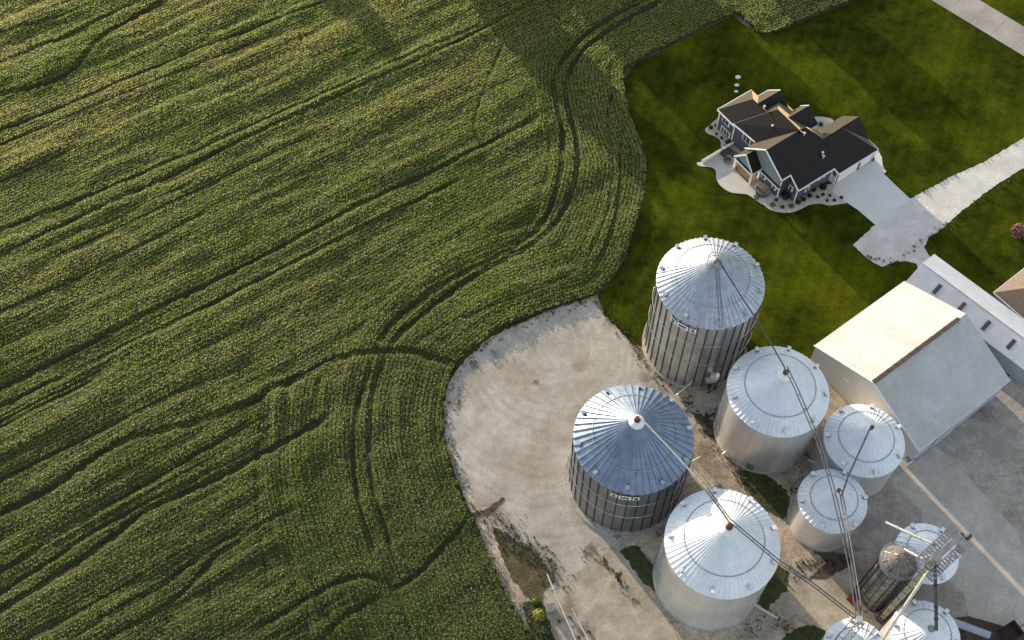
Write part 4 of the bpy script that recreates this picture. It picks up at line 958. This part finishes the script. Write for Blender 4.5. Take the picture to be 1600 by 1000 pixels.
# white fascia and rake boards
def trim(p, q, w=.2, h=.26): T_ = MB(); T_.beam(W(*p), W(*q), w, h); T_.build('fascia', M['white'], roof)
for p, q in [((-.06, 0, 4.9), (-.06, 5.6, 4.9)), ((.0, -.06, 4.9), (9.2, -.06, 4.9)), ((-.06, 4.8, 5.25), (.5, 11.0, 5.25)), ((-1.98, 16, 9.68), (-1.98, 10.9, 4.95)), ((-1.98, 16, 9.68), (-1.68, 21.5, 5.62)), ((-1.7, 21.55, 5.6), (.7, 21.55, 5.6)),
             ((.62, 21.5, 5.6), (.62, 24.4, 3.6)), ((.7, 24.47, 3.58), (10.2, 24.47, 3.58)), ((10.2, 24.4, 3.6), (10.6, 25.6, 2.76)), ((10.6, 25.67, 2.72), (21.4, 25.67, 2.72)), ((21.5, 22.6, 2.9), (21.5, 25.6, 2.72)),
             ((-3.78, 10.2, 2.95), (-3.78, 13, 6.28)), ((-3.78, 15.8, 2.95), (-3.78, 13, 6.28)), ((-3.7, 15.86, 2.92), (-.9, 15.86, 2.92)), ((-1.66, 15.9, 2.5), (-1.66, 21.4, 2.5)), ((-3.8, 10.3, 2.5), (-3.8, 15.7, 2.5)), ((9.2, 2.03, 4.95), (11.9, 2.03, 4.95)), ((11.1, 5.6, 8.9), (11.95, 2.1, 4.95)), ((12.78, 12.2, 9.4), (13.45, 9.9, 6.55))]:
    trim(p, q)
# walls
Wl = MB()
def wallq(a, b2, h0, h1, h2=None):
    (u0, v0), (u1, v1) = a, b2
    Wl.add([G0(u0, v0), G0(u1, v1), W(u1, v1, h1 if h2 is None else h2), W(u0, v0, h1)], [(0, 1, 2, 3), ])
wallq((.5, .45), (.5, 5.0), 0, 4.9); wallq((.5, 5.0), (1.0, 12), 0, 5.2); wallq((.5, .45), (8.7, .45), 0, 4.9); wallq((8.7, .45), (8.7, 2.6), 0, 4.9)
wallq((8.7, 2.6), (11.3, 2.6), 0, 4.8); wallq((11.3, 2.6), (11.3, 9), 0, 4.6); wallq((11.3, 9), (12.1, 9), 0, 4.9); wallq((12.1, 9), (12.1, 17), 0, 4.9); wallq((12.1, 16), (21.0, 16), 0, 2.9); wallq((21.0, 15.8), (21.0, 25.2), 0, 2.7)
wallq((-1.0, 11.2), (-1.0, 21.1), 0, 5.0); wallq((-1.0, 11.2), (1.5, 11.2), 0, 4.9); wallq((-1.0, 21.1), (.95, 21.1), 0, 5.3); wallq((.95, 21.1), (.95, 24.0), 0, 3.8); wallq((.95, 24.0), (10.5, 24.0), 0, 3.4); wallq((10.5, 24.0), (10.7, 25.2), 0, 2.9, 2.6); wallq((10.7, 25.2), (21.0, 25.2), 0, 2.6)
walls = Wl.build('wall', M['siding'], house)
b = MB()
b.add([W(-1.25, 11.6, 5.2), W(-1.25, 21.2, 5.4), W(-1.25, 16, 9.35), W(-1.25, 11.6, 2.9), W(-1.25, 21.2, 2.9)], [(0, 3, 4, 1, 2)]); b.build('gable_siding', M['pale_siding'], walls); b = MB(); b.add([W(-3.45, 10.6, 3.0), W(-3.45, 15.4, 3.0), W(-3.45, 13, 5.9)], [(0, 1, 2)]); b.build('gable_siding', M['pale_siding'], walls); b = MB()
b.add([W(11.35, 2.5, 4.9), W(11.35, 8.7, 4.9), W(11.05, 5.6, 8.6)], [(0, 1, 2)]); b.build('gable_siding', M['pale_siding'], walls); b = MB(); b.add([W(12.9, 10.1, 6.5), W(12.9, 14.6, 6.3), W(12.7, 12.2, 9.1)], [(0, 1, 2)])
b.build('gable_siding', M['pale_siding'], walls)
# corner boards
b = MB()
for u, v, h in ((.45, .4, 4.8), (-1.06, 21.16, 5.2), (.9, 24.06, 3.5), (10.66, 25.26, 2.5), (21.05, 25.26, 2.5), (.45, 5.06, 4.8), (10.44, 24.06, 3.4)): b.beam(G0(u, v), W(u, v, h), .22)
b.build('corner_boards', M['white'], walls)
def window(u, v, h, w, ht, along_v=True, panes=2):
    """frame in a wall whose outer face looks towards -u (or +v)"""
    ax = (HU, HV, Vector((0, 0, 1))) if along_v else (HV, HU, Vector((0, 0, 1)))
    out = -HU if along_v else HV
    c = G0(u, v, h) + out * .06; f = MB(); f.box(c, (.14, w, ht), axes=ax); fo = f.build('window', M['white'], walls)
    p = MB(); pw = (w - .36) / panes
    for k in range(panes):
        for zz in (-1, 1):
            p.box(c + out * .08 + ax[1] * (-(w - .3) / 2 + pw * (k + .5) + .0) + Vector((0, 0, zz * ht * .21)), (.05, pw - .14, ht * .36), axes=ax)
    p.build('pane', M['glass'], fo)
window(.5, 2.5, 4.35, 2.2, 1.9); window(.5, 3.0, 1.35, 2.8, 1.7, panes=3); window(.78, 8.6, 4.6, 2.4, 2.0)
window(-1.0, 16.6, 2.2, 1.25, 1.7, panes=1); window(-1.0, 19.8, 2.2, 1.25, 1.7, panes=1); window(.95, 22.4, 3.0, 1.1, 1.4, panes=1)
window(4.0, 24.0, 2.2, 1.1, 1.5, False, 1); window(7.6, 24.0, 3.1, 1.5, .8, False, 2)
for u0, u1 in ((11.4, 16.8), (17.6, 20.6)):
    b = MB(); b.box(G0((u0 + u1) / 2, 25.27, 1.3), (u1 - u0, .12, 2.5), axes=(HU, HV, Vector((0, 0, 1))))
    for k in range(1, 4): b.box(G0((u0 + u1) / 2, 25.34, .05 + k * .62), (u1 - u0 - .1, .03, .05), axes=(HU, HV, Vector((0, 0, 1))))
    b.build('garage_door', M['white'], walls)
b = MB(); b.box(G0(10.5, 24.62, 1.25), (.14, .98, 2.2), axes=(HU, HV, Vector((0, 0, 1)))); d = b.build('door', M['white'], walls)
b = MB(); b.box(G0(10.38, 24.9, 1.2), (.1, .06, .18), axes=(HU, HV, Vector((0, 0, 1)))); b.build('handle', M['dark'], d)
# porch: posts, deck, railing
for u, v in ((-3.4, 10.6), (-3.4, 15.4), (-1.1, 15.4)):
    b = MB(); b.beam(G0(u, v), W(u, v, 2.9), .34); b.build('porch_post', M['white'], house)
b = MB(); b.box(G0(-2.2, 13.0, .14), (2.6, 5.0, .22), axes=(HU, HV, Vector((0, 0, 1)))); b.build('porch_deck', M['wood'], house)
# small roof fittings
for u, v, h in ((5.4, 7.2, 9.0), (4.2, 11.3, 7.9), (7.3, 17.0, 9.1), (9.2, 21.3, 6.0), (9.0, 21.9, 5.6)):
    b = MB(); c = W(u, v, h); b.lathe([(.20, -.3), (.20, .35), (.26, .36), (.26, .46)], 12, c, cap_top=True); b.build('roof_pipe', M['galv'], roof)

def tub(loc):
    t = thing('hot_tub', 'octagonal dark brown covered hot tub on the patio by the house', 'hot tub', loc, .3)
    b = MB(); b.lathe([(1.5, 0), (1.55, .9), (1.5, .95)], 8); b.build('tub', M['wicker'], t); b = MB(); b.lathe([(1.62, .95), (1.62, 1.08), (.3, 1.2)], 8, cap_top=True); b.build('cover', M['canvas'], t)
    b = MB(); b.box((-1.75, -.9, .2), (.8, .9, .4)); b.build('step', M['wicker'], t)
tub(ORG + G0(-2.6, 18.5))
def sofa(loc, rz, label):
    t = thing('patio_sofa', label, 'sofa', loc, rz, 'wicker patio furniture'); b = MB(); b.box((0, 0, .22), (2.2, .9, .34)); b.build('frame', M['wicker'], t)
    b = MB(); b.box((0, 0, .46), (2.0, .8, .16)); b.build('cushion', M['canvas'], t); b = MB(); b.box((0, .42, .62), (2.2, .18, .6)); b.build('backrest', M['wicker'], t)
    for s in (-1.05, 1.05): b = MB(); b.box((s, 0, .5), (.16, .9, .34)); b.build('armrest', M['wicker'], t)
sofa(ORG + G0(-2.3, 6.7, .08), math.radians(35), 'dark wicker patio sofa nearest the retaining wall'); sofa(ORG + G0(-1.4, 8.0, .08), math.radians(-55), 'dark wicker patio sofa nearest the house wall')
t = thing('patio_table', 'round dark patio table in front of the wicker sofas', 'table', ORG + G0(-3.4, 8.4, .08)); b = MB(); b.lathe([(.85, .44), (.85, .5), (.0, .5)], 20); b.build('tabletop', M['wicker'], t)
b = MB(); b.lathe([(.5, 0), (.18, .1), (.18, .44)], 14); b.build('pedestal', M['dark'], t)
t = thing('retaining_wall', 'low white retaining wall along the upper edge of the patio', 'wall', ORG); b = MB(); b.beam(G0(-7.9, 5.8, .45), G0(.4, 5.8, .45), .35, .9); b.build('wall', M['white'], t)
b = MB(); b.beam(G0(-8.0, 5.8, .95), G0(.4, 5.8, .95), .5, .1); b.build('coping', M['patio'], t)

for k, (px, py, s) in enumerate([(1153, 121.5, .52), (1151, 134, .44), (1150, 144, .36)]):
    p = at(px, py); bm = bmesh.new(); bmesh.ops.create_icosphere(bm, subdivisions=2, radius=s)
    for v in bm.verts: v.co = Vector((v.co.x * 1.25, v.co.y, v.co.z * .5)) * random.uniform(.9, 1.08)
    me = bpy.data.meshes.new('boulder'); bm.to_mesh(me); bm.free(); me.materials.append(M['white']); o = bpy.data.objects.new('boulder', me); COL.objects.link(o); o.location = (p.x, p.y, .2)
    tag(o, ['largest white boulder on the lawn, farthest from the house', 'middle one of three white boulders on the lawn above the house', 'smallest white boulder on the lawn, nearest the house'][k], 'boulder', 'white boulders in a row on the lawn')

# shrubs round the house
def shrub(px, py, r, m, label, group='shrubs in the stone bed'):
    p = at(px, py, r * .5); t = thing('shrub', label, 'shrub', (p.x, p.y, 0), random.random() * 6, group)
    b = MB(); b.lathe([(r * .45, .05), (r * .74, r * .5), (r * .6, r * 1.0), (r * .2, r * 1.25)], 9, cap_top=True); b.leaves((0, 0, r * .7), r, int(70 + 90 * r), r * .17, .85, .72); b.build('foliage', m, t)
    b = MB(); b.tube([(0, 0, 0), (0, 0, r * .5)], .06, 6); b.build('stem', M['bark'], t)
ZA = lambda x, y: (1080 + x / 8.333, 200 + y / 8.333); Z3 = lambda x, y: (1220 + x / 8.333, 200 + y / 8.333); Z4 = lambda x, y: (1140 + x / 8.333, 220 + y / 8.333)
SD, SG = M['shrub_dark'], M['shrub_green']
for (px, py), r, m, lab in [
    (Z4(605, 770), .45, SD, 'small dark round shrub beside the corner of the front gable'),
    (Z4(560, 832), .60, SG, 'yellow green round shrub at the left end of the front stone bed'),
    (Z4(686, 860), .50, SD, 'small dark shrub between the two yellow green ones'),
    (Z4(800, 848), .62, SG, 'yellow green round shrub in the middle of the front stone bed'),
    (Z4(728, 722), 1.0, SD, 'large dark bushy shrub in the corner below the small front window'),
    (Z3(225, 968), .60, SD, 'dark round shrub, lowest of the row along the front wall'),
    (Z3(297, 930), .62, SD, 'dark round shrub, second from the bottom along the front wall'),
    (Z3(376, 880), .62, SD, 'dark round shrub in the middle of the row along the front wall'),
    (Z3(428, 800), .66, SD, 'dark shrub against the front wall below the eave'),
    (Z3(552, 772), .80, SD, 'big dark shrub next to the white side door'),
    (Z3(482, 897), .42, SD, 'small dark shrub behind the row, left of a close twin'),
    (Z3(548, 866), .42, SD, 'small dark shrub behind the row, right of a close twin'),
    (Z3(640, 878), .38, SD, 'small dark shrub at the drive, uppermost of four'),
    (Z3(605, 945), .38, SD, 'small dark shrub at the drive, lower left of four'),
    (Z3(698, 938), .38, SD, 'small dark shrub at the drive, lower middle of four'),
    (Z3(790, 905), .40, SD, 'small dark shrub nearest the concrete drive'),
    (Z3(1195, 405), .50, SD, 'dark shrub alone at the far corner of the garage'),
    (Z1(170, 372), .55, SD, 'dark shrub at the outer tip of the left stone bed'),
    (Z1(202, 358), .45, SD, 'dark shrub close to the left corner of the house'),
    (Z1(205, 412), .35, SD, 'tiny dark shrub on the outer rim of the left stone bed'),
    (Z1(240, 440), .40, SD, 'small dark shrub below the lower left window'),
    (Z1(283, 468), .70, SD, 'big dark shrub against the left wall by the retaining wall'),
    (Z1(262, 492), .35, SD, 'tiny dark shrub beside the retaining wall'),
    (Z1(885, 350), .60, SG, 'green shrub in the round stone bed behind the house')]:
    shrub(px, py, r, m, lab)
shrub(1592, 362, 1.7, M['shrub_red'], 'large plum coloured bush on the lawn at the right edge', 'bushes at the edges of the picture')
shrub(1604, 372, 1.0, M['weed_yellow'], 'yellow bush beside the plum coloured one at the right edge', 'bushes at the edges of the picture')
shrub(842, 962, 1.2, M['weed_yellow'], 'yellow leafy bush beside the blue grey box at the bottom edge', 'bushes at the edges of the picture')
shrub(852, 990, 1.3, M['shrub_dark'], 'dark bush at the bottom edge under the yellow one', 'bushes at the edges of the picture')
shrub(836, 940, .8, M['shrub_green'], 'green weedy bush at the field corner near the bottom edge', 'bushes at the edges of the picture')

# ------------------------------------------------------------------ trees beyond the top edge that throw the long shadows
def tree(s, tt, H, r, pointed=False, label=None):
    a = -SUN_TRAVEL; per = Vector((math.sin(a), math.cos(a), 0)); al = Vector((math.cos(a), -math.sin(a), 0))
    p = per * s + al * tt
    t = thing('shade_tree', label, 'tree', (p.x, p.y, 0), random.random() * 6, 'trees beyond the top of the picture')
    b = MB(); b.tube([(0, 0, 0), (.1, .05, H * .3), (0, .1, H * .8)], [H * .022, H * .017, .06], 8)
    for k in range(7): a = k * 2.4; b.tube([(0, 0, H * (.25 + .06 * k)), (r * .6 * math.cos(a), r * .6 * math.sin(a), H * (.42 + .06 * k))], [.14, .05], 6)
    b.build('trunk', M['bark'], t)
    b = MB()
    if pointed:
        for k in range(13):
            f = k / 12; rr = r * (1 - f) ** .6 + .2
            for q in range(max(3, int(11 * (1 - f)))):
                an = random.random() * 6.28; q2 = .62 * math.sqrt(random.random()); b.leaves((rr * q2 * math.cos(an), rr * q2 * math.sin(an), H * (.10 + .9 * f)), rr * .5 + .2, 130, .62, .6, .1)
    else:
        for k in range(32):
            an = random.random() * 6.28; q = r * math.sqrt(random.random()) * .75; zz = H * random.uniform(.22, .88)
            q *= math.sin(math.pi * min(1, max(.12, (zz / H - .1) / .95))) ** .5
            b.leaves((q * math.cos(an), q * math.sin(an), zz), r * random.uniform(.38, .52), 190, .6, .85, .15)
    if pointed: b.lathe([(r * .8 * (1 - k / 8) ** .6, H * (.12 + .8 * k / 8)) for k in range(9)], 14)      # the dense inside of the crown
    else: b.lathe([(r * .35, H * .2), (r * .72, H * .34), (r * .78, H * .55), (r * .6, H * .75), (r * .25, H * .88)], 14, cap_top=True)
    b.build('crown', M['tree_leaf'], t)
tree(86.2, -158 - 14.5 / math.tan(SUN_EL), 14.5, 9.5, True, 'pointed spruce standing beyond the top edge of the field')
LT = 'leafy tree beyond the top edge, one of a row shading the lawn'
for s, tt, reach, r in [(111.0, -178, -96, 4.6), (116.5, -172, -100, 4.6), (123.5, -172, -146, 3.2), (131, -166, -88, 5.6), (139, -163, -76, 6.0), (147.5, -165, -80, 5.8), (167.5, -160, -72, 5.2), (173.5, -158, -78, 4.2)]:
    tree(s, tt, (reach - tt) * math.tan(SUN_EL), r, False, LT)
